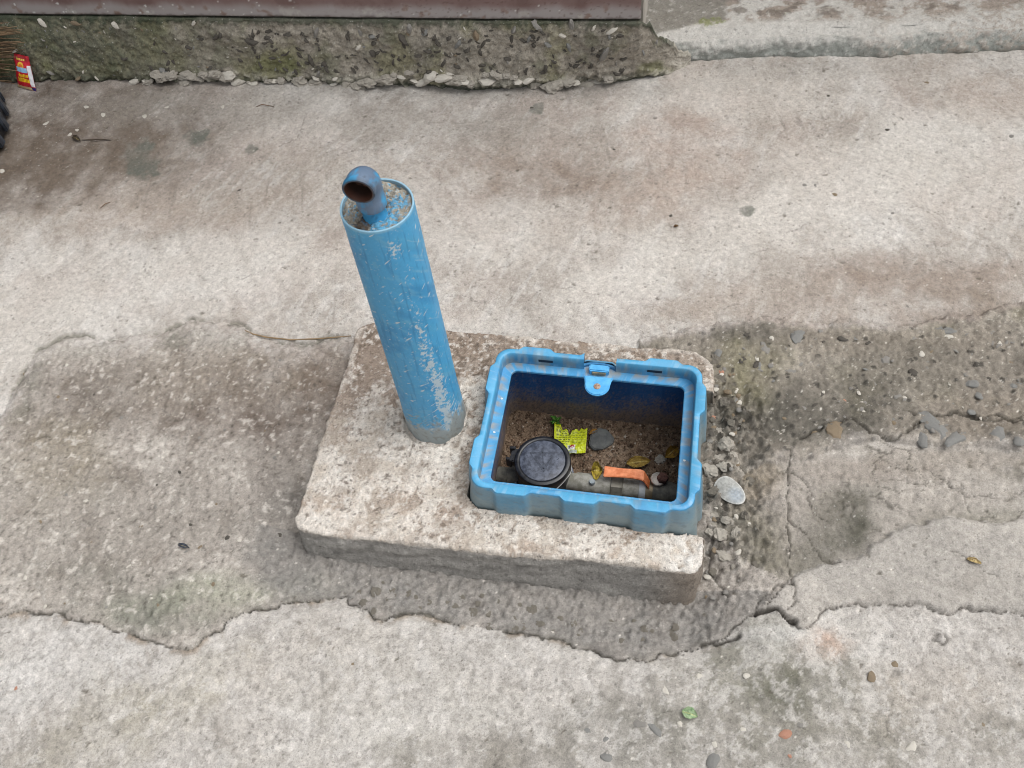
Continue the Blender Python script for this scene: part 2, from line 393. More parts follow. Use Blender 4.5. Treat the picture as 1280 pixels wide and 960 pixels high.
# broom strokes and pits
pclu = ss(.0, .7, fbm(X, Y, 4, 3, 85))
pit1, _, pidn = worley(X+.004*rough2, Y+.003*rough1, 34, 12); psz = .03+.11*((pidn*37) % 1)**3
pits = ss(psz*1.3, psz*.6, pit1)*(pidn > .86-.35*pclu)
Z -= pits*.0018
strok = fbm(X*.75+Y*.66, (Y*.75-X*.66)*.12, 80, 3, 82)
Z += np.where(lower, .0006*strok, .0003*strok)
# inside the box the yard is cut away
ox = np.maximum(np.abs(X-BCX)-((RIM['x1']-RIM['x0'])/2+.014), np.abs(Y-BCY)-((RIM['y1']-RIM['y0'])/2+.014))
inslab = (X > SLAB['x0']+.03) & (X < SLAB['x1']-.03) & (Y > SLAB['y0']+.045) & (Y < SLAB['y1']-.03)
Z = np.where(inslab & (ox > 0), -.03, Z)
Z = np.where(ox <= 0, -.24, Z)

# --- the yard's colours: skins, patches, dirt and moss stains
n1 = fbm(X, Y, 3.2, 5, 101, .55); n2 = fbm(X, Y, 14, 4, 106, .6); n3 = fbm(X, Y, 60, 3, 110, .7); n4 = fbm(X, Y, 150, 2, 113)
K = lin((189, 183, 176))*np.ones(X.shape+(1,), np.float32)
K = mixc(K, (208, 204, 199), ss(-.1, .6, n1)*.7)
tw = fbm(X*.80+Y*.60, (Y*.80-X*.60)*.16, 26, 5, 120, .6); tw2 = fbm(X*.95-Y*.30, (Y*.95+X*.30)*.2, 40, 4, 126, .6)
K = mixc(K, (164, 155, 146), ss(.1, .8, -n1+.4*n2)*.6)
K = mixc(K, (166, 158, 150), ss(.05, .7, tw+.3*n2)*.5)
K = mixc(K, (214, 211, 207), ss(.1, .7, tw2+.2*n3)*.45)
K = mixc(K, (186, 172, 164), ss(.0, .7, fbm(X, Y, 5, 3, 117))*.3)
K = mixc(K, (134, 126, 118), ss(.55, .95, n3*.7+.45*n2)*.45)
bs = fbm(wx, wy, 2.6, 5, 161, .62); ring_ = ss(.05, .0, np.abs(bs-.12))*ss(.0, .5, n2+.3)
K = mixc(K, (150, 141, 132), ring_*.35); K = mixc(K, (174, 163, 153), ss(.12, .16, bs)*.28)
sc_ = fbm(X*.5+Y*.86, (Y*.5-X*.86)*.06, 46, 3, 167); K = mixc(K, (216, 213, 208), ss(.55, .8, sc_)*ss(-.1, .4, n1)*.22)
sc_ = fbm(X*.97+Y*.24, (Y*.97-X*.24)*.07, 60, 3, 171); K = mixc(K, (128, 121, 114), ss(.62, .85, sc_)*ss(.0, .5, -n1+.2)*.4)
for (u, v, ru, rv, a, c, k) in [
        (60, 165, 190, 75, -4, (108, 96, 86), .9), (10, 215, 120, 40, -10, (110, 98, 87), .85), (130, 190, 130, 40, -6, (124, 112, 100), .6),
        (230, 135, 160, 22, 0, (150, 143, 134), .6), (660, 205, 110, 45, 6, (150, 136, 124), .7), (700, 235, 70, 30, 0, (136, 120, 108), .5),
        (560, 160, 140, 22, 0, (160, 154, 146), .6), (850, 180, 60, 70, 30, (176, 158, 146), .6), (790, 260, 110, 30, -20, (184, 168, 156), .4),
        (1150, 370, 190, 42, 4, (156, 143, 132), .7), (1130, 345, 110, 24, 0, (148, 134, 123), .5), (1230, 390, 90, 24, 0, (140, 128, 116), .6),
        (970, 335, 34, 20, 40, (160, 152, 143), .6), (900, 380, 120, 16, -10, (168, 156, 144), .5), (290, 260, 90, 18, -14, (160, 146, 132), .4),
        (120, 270, 130, 22, -14, (170, 157, 143), .4), (400, 215, 60, 30, 10, (180, 173, 163), .4), (640, 115, 260, 9, 0, (150, 145, 138), .55),
        (980, 92, 130, 12, -2, (172, 168, 162), .5), (1240, 130, 60, 30, 0, (176, 160, 148), .45)]:
    stain(K, u, v, ru, rv, a, c, k, mod=.4, seed=3)
for (u, v, ru, rv, a, k) in [(1010, 250, 130, 60, -20, .5), (830, 330, 120, 26, -25, .6), (290, 340, 160, 40, -8, .5), (360, 150, 90, 26, 0, .35), (1180, 210, 130, 60, 0, .5), (930, 120, 110, 26, 0, .4), (60, 380, 110, 60, -30, .5), (680, 300, 120, 40, 0, .35)]:
    stain(K, u, v, ru, rv, a, (212, 207, 200), k, seed=5)
# spots of old mortar on the rear skin
for (u, v, ru, rv) in [(177, 203, 20, 22), (248, 176, 15, 9), (180, 186, 12, 5), (315, 190, 8, 5), (935, 268, 9, 6), (672, 138, 9, 7)]:
    stain(K, u, v, ru, rv, -20, (112, 114, 106), .8, mod=.5, soft=.25, rough=.5, f=34, seed=9)
# front skin
mLw = lower & ~mL
K = np.where(mLw[..., None], mixc(mixc(lin((188, 184, 178))*np.ones(X.shape+(1,), np.float32), (196, 192, 185), ss(-.2, .7, n1+.3*n2)*.8), (148, 143, 135), ss(.15, .9, -n1*.6+.7*n2-.15*strok)*.7), K)
for (u, v, ru, rv, a, c, k) in [
        (90, 830, 120, 55, -20, (204, 202, 198), .7), (360, 840, 130, 45, -30, (196, 190, 181), .6), (540, 880, 150, 70, 0, (200, 197, 190), .55), (710, 850, 130, 40, 0, (196, 191, 184), .5),
        (160, 900, 140, 50, -24, (180, 175, 160), .5), (560, 945, 120, 24, 0, (140, 136, 126), .5), (470, 840, 90, 40, -30, (168, 163, 155), .5),
        (980, 880, 110, 70, 10, (122, 120, 108), .8), (860, 900, 110, 60, 20, (134, 131, 122), .7), (1100, 900, 150, 60, 0, (150, 146, 136), .6), (780, 930, 90, 50, 0, (132, 130, 122), .6),
        (1005, 870, 60, 30, 0, (100, 100, 88), .55), (950, 800, 60, 24, -20, (126, 126, 110), .55), (905, 835, 50, 30, 0, (136, 134, 122), .6), (975, 790, 60, 16, 0, (212, 211, 207), .7), (1035, 800, 36, 22, 0, (192, 166, 148), .65),
        (1180, 860, 90, 40, 0, (186, 178, 168), .5), (1240, 930, 80, 30, 0, (150, 146, 138), .5), (640, 940, 80, 30, 0, (148, 143, 134), .45)]:
    stain(K, u, v, ru, rv, a, c, k, mask=mLw, mod=.5, seed=7)
sk = near(jag(pl([(0, 930), (130, 850), (240, 790)]), 90, .05, 2), .05)
K = mixc(K, (158, 152, 144), np.where(mLw, ss(.04, 0, sk)*ss(.0, .4, strok), 0)*.6)
fl = fbm(wx, wy, 30, 6, 131, .75); fl2 = fbm(wx, wy, 50, 5, 137, .75)
K = mixc(K, (214, 211, 206), np.where(mLw | mid, ss(.1, .5, fl+.3*n1), 0)*.45)
K = mixc(K, (146, 142, 135), np.where(mLw, ss(.2, .6, fl2-.2*fl-.2*n1), 0)*.45)
# left patch
mLp = mL[..., None]
KL = lin((166, 160, 152))*np.ones(X.shape+(1,), np.float32)
KL = mixc(KL, (180, 175, 167), ss(-.1, .6, n2+.4*n3)*.75)
KL = mixc(KL, (116, 108, 99), ss(.15, .75, fbm(X, Y, 10, 5, 135, .65)+.5*n3)*.65)
for (u, v, ru, rv, a, c, k) in [(120, 500, 110, 40, -6, (104, 95, 86), .7), (330, 500, 110, 60, 0, (104, 91, 81), .7), (410, 470, 60, 30, 0, (108, 93, 80), .6), (250, 470, 110, 36, 0, (146, 138, 126), .5),
        (100, 660, 150, 60, 0, (150, 145, 137), .65), (230, 640, 110, 50, 0, (132, 126, 118), .4), (310, 590, 24, 28, 0, (176, 170, 162), .6), (330, 680, 60, 26, 10, (160, 156, 149), .6), (60, 600, 80, 40, 0, (150, 144, 132), .5),
        (180, 740, 130, 30, 6, (120, 119, 110), .55), (270, 745, 110, 20, -8, (158, 160, 142), .65), (200, 770, 70, 22, 4, (108, 112, 100), .6), (75, 560, 60, 40, 0, (122, 112, 92), .4),
        (360, 640, 40, 70, 5, (104, 100, 95), .6), (340, 545, 40, 60, 0, (104, 94, 86), .45), (290, 425, 60, 12, 0, (160, 158, 150), .6), (100, 436, 60, 14, 0, (158, 155, 146), .6), (185, 428, 60, 10, 0, (120, 120, 110), .6), (40, 480, 16, 40, 20, (112, 110, 100), .6)]:  # opening pair darkens the patch beside the slab's left edge
    stain(KL, u, v, ru, rv, a, c, k, mod=.5, seed=9)
KL = mixc(KL, (196, 191, 183), ss(.4, .85, n3+.3*n2)*.6)
KL = mixc(KL, (84, 78, 70), ss(.5, .9, -n4*.6-.7*n3)*.55)
KL = KL*np.float32(1.13)
bl = np.where(mL, ss(-.004, .055, dLt+.022*n2+.010*n3), 0)
K = K*(1-bl[..., None])+KL*bl[..., None]
# dark fresh cement of the haunch
K = mixc(K, (134, 132, 128), ss(.0, .45, haunch)*.8*np.where(mL, 1, 0)*(.85+.25*n2))
K = mixc(K, (156, 153, 147), haunch*ss(.2, .8, n3*.6+.6*rough1)*.65)
K = mixc(K, (84, 83, 80), haunch*ss(.3, .9, -rough1*.7-.4*n_h)*.6)
# edges of the patch: bare pale-buff lip
K = mixc(K, (176, 160, 142), np.where(mLw, ss(.016, .0, dLb)*ss(.2, .8, n2+.2), 0)*.8)
# right patch: dark weathered gravel concrete
KR = lin((138, 132, 122))*np.ones(X.shape+(1,), np.float32)
KR = mixc(KR, (166, 160, 149), ss(-.1, .7, n2+.5*n3)*.75)
KR = mixc(KR, (102, 98, 90), ss(.1, .8, fbm(X, Y, 9, 4, 141, .6)+.3*n3)*.75)
KR = mixc(KR, (124, 120, 98), ss(.1, .8, fbm(X, Y, 7, 3, 146))*.4)
for (u, v, ru, rv, a, c, k) in [(960, 530, 80, 32, 0, (84, 82, 75), .8), (1020, 520, 70, 30, 0, (92, 89, 82), .6), (930, 470, 50, 30, 0, (120, 116, 88), .6), (1230, 470, 100, 40, 0, (134, 127, 117), .5), (1100, 430, 120, 18, 0, (130, 122, 110), .5), (1110, 470, 90, 30, 0, (108, 104, 94), .5), (1240, 530, 90, 30, 0, (128, 118, 106), .5)]:
    stain(KR, u, v, ru, rv, a, c, k, mod=.4, seed=11)
KR = mixc(KR, (188, 184, 174), ss(.17, .1, v1)*(vid > .74)*.8)
KR = mixc(KR, (62, 60, 56), ss(.24, .15, w1)*(wid > .8)*.8)
KR = KR*np.float32(1.10)
bl = np.where(mR, ss(-.004, .022, dRt+.010*n2+.006*n3), 0)*np.where(mR, .55+.45*ss(-.004, .03, dRb+.01*n2), 1)
K = K*(1-bl[..., None])+KR*bl[..., None]
# cracked skin between
KC = lin((166, 160, 152))*np.ones(X.shape+(1,), np.float32)
KC = mixc(KC, (188, 182, 174), ss(-.1, .6, n1+.5*n2)*.8)
KC = mixc(KC, (120, 115, 105), ss(.15, .8, fbm(X, Y, 9, 5, 151, .65)+.2*n3)*.75)
for (u, v, ru, rv, a, c, k) in [(1050, 655, 56, 40, -30, (96, 94, 84), .9), (1000, 690, 40, 50, 0, (150, 145, 136), .4), (1075, 590, 70, 14, 0, (158, 148, 138), .7), (1200, 575, 100, 12, 0, (140, 130, 118), .6), (1190, 615, 100, 30, 0, (178, 171, 162), .6), (935, 680, 50, 50, 0, (124, 120, 102), .6), (1230, 655, 60, 20, 0, (128, 125, 112), .6), (940, 600, 40, 30, 0, (140, 128, 106), .6), (1020, 620, 40, 40, 0, (166, 158, 149), .5)]:
    stain(KC, u, v, ru, rv, a, c, k, mod=.4, seed=13)
KC = mixc(KC, (92, 88, 80), webm*.7)
K = np.where(mC[..., None], KC, K)
KM = mixc(lin((174, 169, 162))*np.ones(X.shape+(1,), np.float32), (192, 186, 178), ss(-.1, .6, n1+.6*n2)*.8)
KM = mixc(KM, (140, 135, 128), ss(.2, .9, n2+.4*n3)*.55)
K = np.where(mid[..., None], KM, K)
K = mixc(K, (70, 66, 60), rub*ss(.1, .6, rough1)*.8)
K = mixc(K, (170, 164, 152), rub*ss(.3, .1, w1)*.6)
# dirt lodged in cracks, pits, crumbs of pale sand
K = mixc(K, (58, 54, 48), crk*.85)
K = mixc(K, (96, 92, 82), ss(.018, .0, near(p_bot, .03))*.35*ss(-.2, .5, n2))
K = mixc(K, (104, 98, 88), pits*.7)
K = mixc(K, (118, 116, 104), np.where(~mL & ~mR, ss(.014, 0, dLt)*ss(.0, .6, n2+.3), 0)*.8)
K = mixc(K, (106, 104, 94), ss(.016, .0, dLt)*mL*ss(-.1, .5, n3+.5*n2)*.8)
K = mixc(K, (222, 217, 208), ss(.10, .06, v1)*(vid > .93)*.8)
K = mixc(K, (88, 80, 70), ss(.10, .06, v1)*(vid < .05)*.7)
K *= (1+.10*n3+.07*n4)[..., None]
K *= np.where(rear[..., None], np.array([1.0, .998, .992], np.float32), np.float32(1))
K *= np.where((mLw | mL | mR)[..., None], np.array([1.005, .994, .995], np.float32), np.float32(1))
GROUND_Z = Z
V = np.stack([X, Y, Z.astype(np.float32)], -1)
ground = obj('ground', np_mesh('ground', V, grid_q(len(GX), len(GY)), np.clip(K, .01, .9)*.88), M_CONC)
ground['kind'] = 'structure'
ground['label'] = 'cracked patched concrete yard'
def gz(x, y):
    return float(Z[min(np.searchsorted(GY, y), len(GY)-1), min(np.searchsorted(GX, x), len(GX)-1)])

# ------------------------------------------------------------------ stones: shared low meshes
def rock_mesh(name, seed, flat=.6, jit=.28, sub=1, ang=True):
    r = random.Random(seed); bm = bmesh.new()
    bmesh.ops.create_icosphere(bm, subdivisions=sub+1, radius=1.)
    pl_ = [Vector((r.gauss(0, 1), r.gauss(0, 1), r.gauss(0, 1))).normalized() for _ in range(9)]
    dd = [r.uniform(.55, .9) for _ in pl_]
    for v in bm.verts:
        c = v.co.normalized(); k = 1.
        if ang:
            for p, d in zip(pl_, dd):
                t = c.dot(p)
                if t > 1e-3: k = min(k, d/t)
        k *= 1+r.uniform(-jit, jit)*.35
        v.co = c*k; v.co.z *= flat
    me = bpy.data.meshes.new(name); bm.to_mesh(me); bm.free(); me.shade_flat() if ang else me.shade_smooth()
    return me
ROCKS = [[None]*6 for _ in STONE_M]
def rock(mi, vi):
    if ROCKS[mi][vi] is None:
        me = rock_mesh('stone', 100+vi*7+mi, .55, .3, 1); me.materials.append(STONE_M[mi]); ROCKS[mi][vi] = me
    return ROCKS[mi][vi]
LUMPS = []
for i in range(6):
    me = rock_mesh('mortar_lump', 300+i, .66, .55, 2, True); me.materials.append(M_MORTAR if i < 4 else M_MORTAR_D); LUMPS.append(me)
R = random.Random(5)
def put_stone(u, v, px, mi, parent, z=None, asp=1.4, sink=.55, name='stone', mesh=None, flat=1.):
    p, J = jac(u, v); sc = np.linalg.norm(J[:, 0]); a = px*sc/2
    o = bpy.data.objects.new(name, mesh or rock(mi, R.randrange(6)))
    q = a/math.sqrt(asp); o.scale = (q*asp, q, q*flat)
    zz = gz(p[0], p[1]) if z is None else z
    o.location = (p[0], p[1], zz+q*flat*.5*(1-2*sink)); o.rotation_euler = (R.uniform(-.2, .2), R.uniform(-.2, .2), R.uniform(0, 6.28))
    return link(o, parent)
# named stones of the right-hand patch, then the lesser ones between
for (u, v, px, mi, asp, sk) in [(997, 425, 26, 0, 1.6, .6), (1163, 532, 38, 0, 2.0, .35), (1196, 550, 30, 0, 2.4, .35), (1247, 546, 26, 0, 1.4, .35), (1152, 552, 20, 0, 1.3, .4), (1271, 556, 18, 0, 1.3, .4), (1182, 424, 18, 3, 1.5, .35), (1181, 415, 22, 0, 2.2, .5),
        (1139, 470, 13, 1, 1.2, .35), (1212, 483, 16, 0, 1.4, .4), (1221, 499, 12, 0, 1.1, .4), (1250, 487, 9, 0, 3., .4), (1266, 487, 14, 0, 1., .4), (1218, 460, 11, 1, 1.2, .4), (1211, 518, 12, 0, 1.3, .4), (1233, 476, 10, 1, 1.4, .4), (1085, 432, 12, 1, 1.5, .6), (1105, 452, 18, 2, 1.2, .6), (1150, 447, 10, 3, 1., .4), (1247, 434, 8, 3, 1., .4), (1068, 486, 12, 1, 1.6, .5), (1026, 498, 12, 1, 1.4, .5), (929, 455, 14, 1, 1.4, .5), (945, 462, 12, 1, 1.2, .5), (1054, 505, 6, 4, 1.2, .3), (985, 470, 26, 2, 1.8, .65), (1045, 540, 34, 5, 1.1, .7), (1005, 515, 10, 2, 1.4, .5), (1080, 510, 12, 2, 1.5, .5), (1180, 505, 14, 2, 1.5, .5), (955, 440, 16, 2, 1.6, .6), (1120, 500, 12, 2, 1.3, .5), (898, 445, 14, 0, 1.3, .4), (901, 470, 10, 4, 1.1, .3), (1052, 427, 12, 1, 2., .5), (1140, 425, 14, 2, 1.5, .6)]:
    put_stone(u, v, px, mi, ground, asp=asp, sink=min(.85, sk+.32), flat=.8)
for i in range(90):
    u = R.uniform(915, 1275); v = R.uniform(418, 545)
    put_stone(u, v, R.uniform(3, 9), R.choice([0, 1, 2, 2, 2, 3, 5]), ground, asp=R.uniform(1, 2.2), sink=.7, flat=.8)
# pebbles and chips showing in the front skin
for (u, v, px, mi, asp) in [(757, 945, 15, 0, 1.5), (893, 948, 22, 0, 1.6), (893, 930, 10, 3, 1.2), (822, 912, 24, 0, 2.), (800, 905, 16, 2, 1.8), (935, 845, 11, 3, 1.2), (875, 845, 12, 3, 1.3), (832, 862, 12, 3, 1.4), (1090, 845, 16, 5, 1.2), (1140, 935, 20, 3, 1.6), (418, 805, 7, 4, 1.), (988, 944, 7, 4, 1.), (755, 925, 10, 0, 2.), (735, 912, 12, 0, 2.4), (930, 912, 10, 3, 1.), (20, 861, 6, 4, 1.), (440, 829, 8, 5, 1.), (130, 862, 6, 2, 2.), (1120, 828, 12, 5, 1.), (1060, 930, 10, 3, 1.2), (690, 785, 8, 3, 1.), (850, 905, 9, 3, 1.), (800, 880, 8, 2, 1.6), (1000, 905, 10, 2, 1.4), (1230, 905, 8, 5, 1.), (1190, 915, 9, 2, 1.5)]:
    put_stone(u, v, px, mi, ground, asp=asp, sink=.72, flat=.6)
for (u, v, px, mi) in [(1005, 235, 7, 2), (1108, 166, 7, 1), (1018, 234, 6, 2), (838, 272, 5, 1), (1115, 270, 6, 2), (1262, 174, 8, 2), (1043, 245, 8, 5), (1158, 108, 9, 5), (665, 136, 6, 1), (767, 187, 5, 1), (88, 170, 7, 3), (60, 156, 9, 3), (130, 146, 8, 3), (182, 148, 9, 3), (210, 137, 6, 3), (98, 165, 6, 3), (1035, 122, 6, 1), (110, 137, 8, 3), (4, 216, 9, 3), (280, 137, 7, 3), (555, 385, 6, 3), (300, 240, 5, 1), (995, 307, 6, 3), (830, 358, 6, 3)]:
    put_stone(u, v, px, mi, ground, asp=R.uniform(1, 1.5), sink=.68, flat=.6)
# stones of the left patch and knuckles in the haunch
for i in range(60):
    put_stone(R.uniform(20, 360), R.uniform(450, 760), R.uniform(3, 7), R.choice([2, 3, 3, 5, 1]), ground, asp=R.uniform(1, 1.6), sink=.6, flat=.7)
for i in range(46):
    u = R.uniform(440, 850); v0 = 715+(u-440)*.13
    put_stone(u, R.uniform(v0, v0+42), R.uniform(6, 15), 2, ground, asp=R.uniform(1, 1.5), sink=.72, flat=.7, name='mortar_lump', mesh=LUMPS[4+i % 2])
# broken mortar beside the box
for (u, v, px, d) in [(893, 452, 18, 1), (897, 478, 24, 1), (890, 500, 15, 1), (903, 510, 20, 1), (893, 530, 18, 1), (898, 545, 20, 0), (905, 562, 26, 0), (888, 568, 16, 0), (898, 580, 24, 0), (915, 576, 16, 0), (886, 595, 22, 0), (903, 592, 18, 0), (926, 590, 14, 1), (890, 622, 20, 1), (893, 645, 24, 0), (908, 652, 20, 0), (900, 668, 26, 0), (918, 668, 18, 0), (888, 666, 14, 0), (930, 650, 18, 1), (925, 690, 20, 0), (905, 692, 18, 0), (893, 708, 16, 1), (940, 630, 14, 1), (936, 606, 18, 1), (912, 540, 12, 1), (918, 705, 14, 0), (945, 705, 14, 1)]:
    put_stone(u, v, px*R.uniform(.7, 1.), 2, ground, asp=R.uniform(1, 1.7), sink=.62, name='mortar_lump', mesh=LUMPS[R.randrange(4) if not d else 4+R.randrange(2)])
for i in range(70):
    u = R.gauss(905, 14); v = R.uniform(450, 740)
    put_stone(max(886, u), v, R.uniform(4, 10), R.choice([2, 2, 3, 1, 5]), ground, asp=R.uniform(1, 1.5), sink=.4)
put_stone(891, 528, 9, 4, ground, sink=.25, asp=1.1)

# ------------------------------------------------------------------ concrete slab
def sroot(x):
    return np.sqrt(np.clip(x, 0, None))
def build_slab():
    st_ = .0021
    hx = (SLAB['x1']-SLAB['x0'])/2; hy = (SLAB['y1']-SLAB['y0'])/2; cx = (SLAB['x1']+SLAB['x0'])/2; cy = (SLAB['y1']+SLAB['y0'])/2
    nx = int(2*hx/st_); ny = int(2*hy/st_)
    gx, gy = np.meshgrid(np.linspace(-hx, hx, nx), np.linspace(-hy, hy, ny))
    rc = np.where(gx < 0, np.where(gy < 0, .024, .03), np.where(gy < 0, .022, .045))
    dx = np.abs(gx)-(hx-rc); dy = np.abs(gy)-(hy-rc); k = (dx > 0) & (dy > 0)
    sc = np.where(k, np.maximum(dx, dy)/np.maximum(np.hypot(dx, dy), 1e-9), 1)
    px = np.where(k, np.sign(gx)*((hx-rc)+dx*sc), gx); py = np.where(k, np.sign(gy)*((hy-rc)+dy*sc), gy)
    d = np.minimum(hx-np.abs(gx), hy-np.abs(gy))                     # distance to the edge
    x = px+cx; y = py+cy; y = y+(slab_front(x)-SLAB['y0'])*np.clip((hy-gy)/(2*hy), 0, 1)
    # uneven edges, stronger at the worn front-right corner
    fall = np.exp(-d/.02)
    nxx = np.where(hx-np.abs(gx) <= hy-np.abs(gy), np.sign(gx), 0); nyy = np.where(nxx == 0, np.sign(gy), 0)
    e0 = .0035*fbm(x, y, 7, 2, 201); e = e0+.0022*fbm(x, y, 60, 4, 205, .6)
    xs_, ys_ = x+nxx*e0*fall, y+nyy*e0*fall
    x = x+nxx*e*fall; y = y+nyy*e*fall
    x = x.astype(np.float32); y = y.astype(np.float32)
    w1, w2, wi = worley(x+.012*fbm(x, y, 40, 3, 209), y+.012*fbm(x, y, 40, 3, 210), 36, 21); u1, u2, ui = worley(x, y+.002*fbm(x, y, 80, 2, 211), 105, 22)
    wq = fbm(x, y, 30, 3, 212); w1 = np.clip(w1+.25*wq, 0, 2); rg = fbm(x, y, 40, 4, 213, .6); rf = fbm(x, y, 130, 3, 217, .7); rl = fbm(x, y, 6, 4, 221)
    z = SLAB_Z+.0025*rl+.0010*rg+.0007*rf
    re = np.clip(.0055+.004*fbm(x, y, 25, 3, 225), .002, .02); z -= re-sroot(re**2-np.clip(re-d, 0, re)**2)
    pb = at(545, 523, SLAB_Z); rp = np.hypot(x-pb[0], y-pb[1])
    lump = ss(.16, .05, rp)*(1-ss(.02, .2, pb[1]-y-.0)) ; lump = np.maximum(lump, ss(.05, .02, np.abs(x+.312))*ss(.62, .7, y)*ss(.92, .86, y)*.9)
    z += lump*(.0045*np.clip(.75-w1, 0, 1)+.003*rg-.001)+.0022*ss(.45, .2, u1)*(ui > .55)*np.clip(.4+rl, 0, 1)
    ch = ss(.085, .03, np.hypot((x-.105)*1.0, y-.575)); z -= ch*(.004*ss(.2, .5, w1)+.002)
    t = (x-SLAB['x0'])/(2*hx); q = (y-SLAB['y0'])/(2*hy)
    fk = fbm(x+.004*rg, y+.004*rf, 15, 6, 271, .68); fb = .12-.55*ss(.55, .95, q)*(1-.7*ss(.75, .97, t))-.35*ss(.22, .05, t)*ss(.3, .6, q)+.25*ss(.2, .05, rp)
    flake = ss(-.04, .10, fk+fb); z += .0011*flake
    z -= .006*ss(.0605, .0555, rp)
    holes = ss(.16, .08, u1)*(ui < .07); z -= holes*.005
    sl_ = ss(.9, .0, (y-.54)/.44); z -= .003*sl_*ss(-.2, .1, x)
    # colours: limewashed cement, brown weathering to the rear
    C = lin((196, 186, 174))*np.ones(x.shape+(1,), np.float32)
    n1_ = fbm(x, y, 7, 5, 231, .6); n2_ = fbm(x, y, 26, 4, 236, .65); n3_ = fbm(x, y, 85, 3, 240, .7)
    C = mixc(C, (216, 209, 200), ss(-.1, .5, n1_+.3*n2_)*.8)
    C = mixc(C, (180, 160, 144), ss(.0, .6, fbm(x, y, 9, 4, 244))*.5)
    t = (x-SLAB['x0'])/(2*hx); q = (y-SLAB['y0'])/(2*hy)
    rear = ss(.62, .90, q+.20*n2_+.10*n1_-.12*ss(.35, .1, t))
    C = mixc(C, (138, 120, 104), rear*.85*(1-.65*ss(.78, .97, t)))
    lf = ss(.30, .12, t+.1*n2_)*ss(.42, .62, q+.18*n2_)
    C = mixc(C, (112, 96, 86), lf*.75)
    C = mixc(C, (152, 134, 118), ss(.30, .0, np.abs(t-.36)+.1*n2_)*ss(.40, .2, np.abs(q-.28)+.1*n1_)*ss(-.1, .5, n2_)*.8)
    C = mixc(C, (160, 140, 120), ss(.10, .45, n2_+.2*n1_)*.5*ss(.35, .9, t))
    C = mixc(C, (150, 136, 123), (1-flake)*(.38+.34*ss(.5, .8, q))); C = mixc(C, (220, 213, 204), flake*ss(-.2, .5, n2_+.3)*.6)
    C = mixc(C, (226, 221, 213), lump*ss(.2, .6, .75-w1+.3*rg)*.75)
    C = mixc(C, (118, 106, 94), lump*ss(.2, .8, -rg+.3*wq)*.7)
    C = mixc(C, (228, 223, 216), ss(.35, .8, n3_+.4*n2_)*.6)
    C = mixc(C, (98, 86, 76), ss(.5, .95, -n3_+.45*n2_+.35*rear)*.7)
    C = mixc(C, (70, 62, 54), holes*.85)
    C = mixc(C, (222, 218, 212), ch*ss(.1, .5, .8-w1)*.9)
    C = mixc(C, (214, 206, 196), ss(.018, .004, d)*ss(.0, .5, n2_+.3)*.6)
    ax_, ay_ = np.abs(x-BCX)-((RIM['x1']-RIM['x0'])/2+.0205-.034), np.abs(y-BCY)-((RIM['y1']-RIM['y0'])/2+.0205-.034)
    hole = np.hypot(np.clip(ax_, 0, None), np.clip(ay_, 0, None))+np.minimum(np.maximum(ax_, ay_), 0)-.034 < .002*rg
    hole |= (x > RIM['x1']-.004) & (y > RIM['y0']-.016-.004*rg) & (y < RIM['y1']+.004*rg)
    V = np.stack([x, y, z], -1).reshape(-1, 3); C = C.reshape(-1, 3)
    Q = grid_q(nx, ny); hv = hole.ravel(); Q = Q[~hv[Q].any(1)]
    # skirt under every open edge
    E = np.concatenate([Q[:, [0, 1]], Q[:, [1, 2]], Q[:, [2, 3]], Q[:, [3, 0]]]); key = np.sort(E, 1); kk = key[:, 0].astype(np.int64)*len(V)+key[:, 1]
    un, inv, cnt = np.unique(kk, return_inverse=True, return_counts=True); B = E[cnt[inv] == 1]
    bv = np.unique(B); idx = -np.ones(len(V), np.int64); idx[bv] = np.arange(len(bv))
    rows = np.array([.0025, .005, .008, .012, .016, .020, .025, .030, .036, .042, .048, .055, .062, .070, .080, .092, .11, .14]); base = V[bv]; sxy = np.stack([xs_, ys_], -1).reshape(-1, 2)[bv]
    out = np.zeros((len(bv), 2)); fr = base[:, 1] < SLAB['y0']+.045; lf_ = base[:, 0] < SLAB['x0']+.03; rt = base[:, 0] > SLAB['x1']-.02
    out[fr, 1] = -1; out[lf_ & ~fr, 0] = -1; out[rt & ~fr, 0] = .4
    VS, CS, QS = [V], [C], [Q]; prev = bv
    for i, dz in enumerate(rows):
        nb = base.copy(); cv = float(ss(0, .010, dz)); outer = (fr | lf_ | rt); nb[:, 2] = base[:, 2]-dz; nb[outer, 2] = (base[outer, 2]*(1-cv)+(SLAB_Z-.004)*cv)-dz; nb[outer, :2] = base[outer, :2]*(1-cv)+sxy[outer]*cv
        kx = base[:, 0]*1.; n_a = fbm((kx*.5+base[:, 1]*.4).astype(np.float32), np.full(len(bv), dz*2.2, np.float32)+kx.astype(np.float32)*.18, 22, 4, 251); n_b = fbm((kx+base[:, 1]*.7).astype(np.float32), np.full(len(bv), dz, np.float32), 75, 4, 256, .65)
        off = .22*dz+.0028*n_a*min(1, dz/.02)+.0012*n_b*cv
        nb[:, :2] += out*off[:, None]
        VS.append(nb)
        c = lin((150, 147, 142))*np.ones((len(bv), 1), np.float32)
        stv = .6*fbm((kx*.35).astype(np.float32), np.full(len(bv), dz, np.float32)+kx.astype(np.float32)*.12, 40, 5, 261, .7)+.5*fbm((kx+base[:, 1]).astype(np.float32), np.full(len(bv), dz, np.float32), 55, 4, 266, .7)
        c = mixc(c, (176, 173, 167), ss(.2, .8, stv)*.7); c = mixc(c, (102, 100, 96), ss(.2, .8, -stv)*.6)
        c = mixc(c, (134, 118, 102), ss(.0, .10, kx-.0)*.6)
        c = mixc(c, (190, 182, 172), np.full(len(bv), ss(.007, .002, dz))*.6)
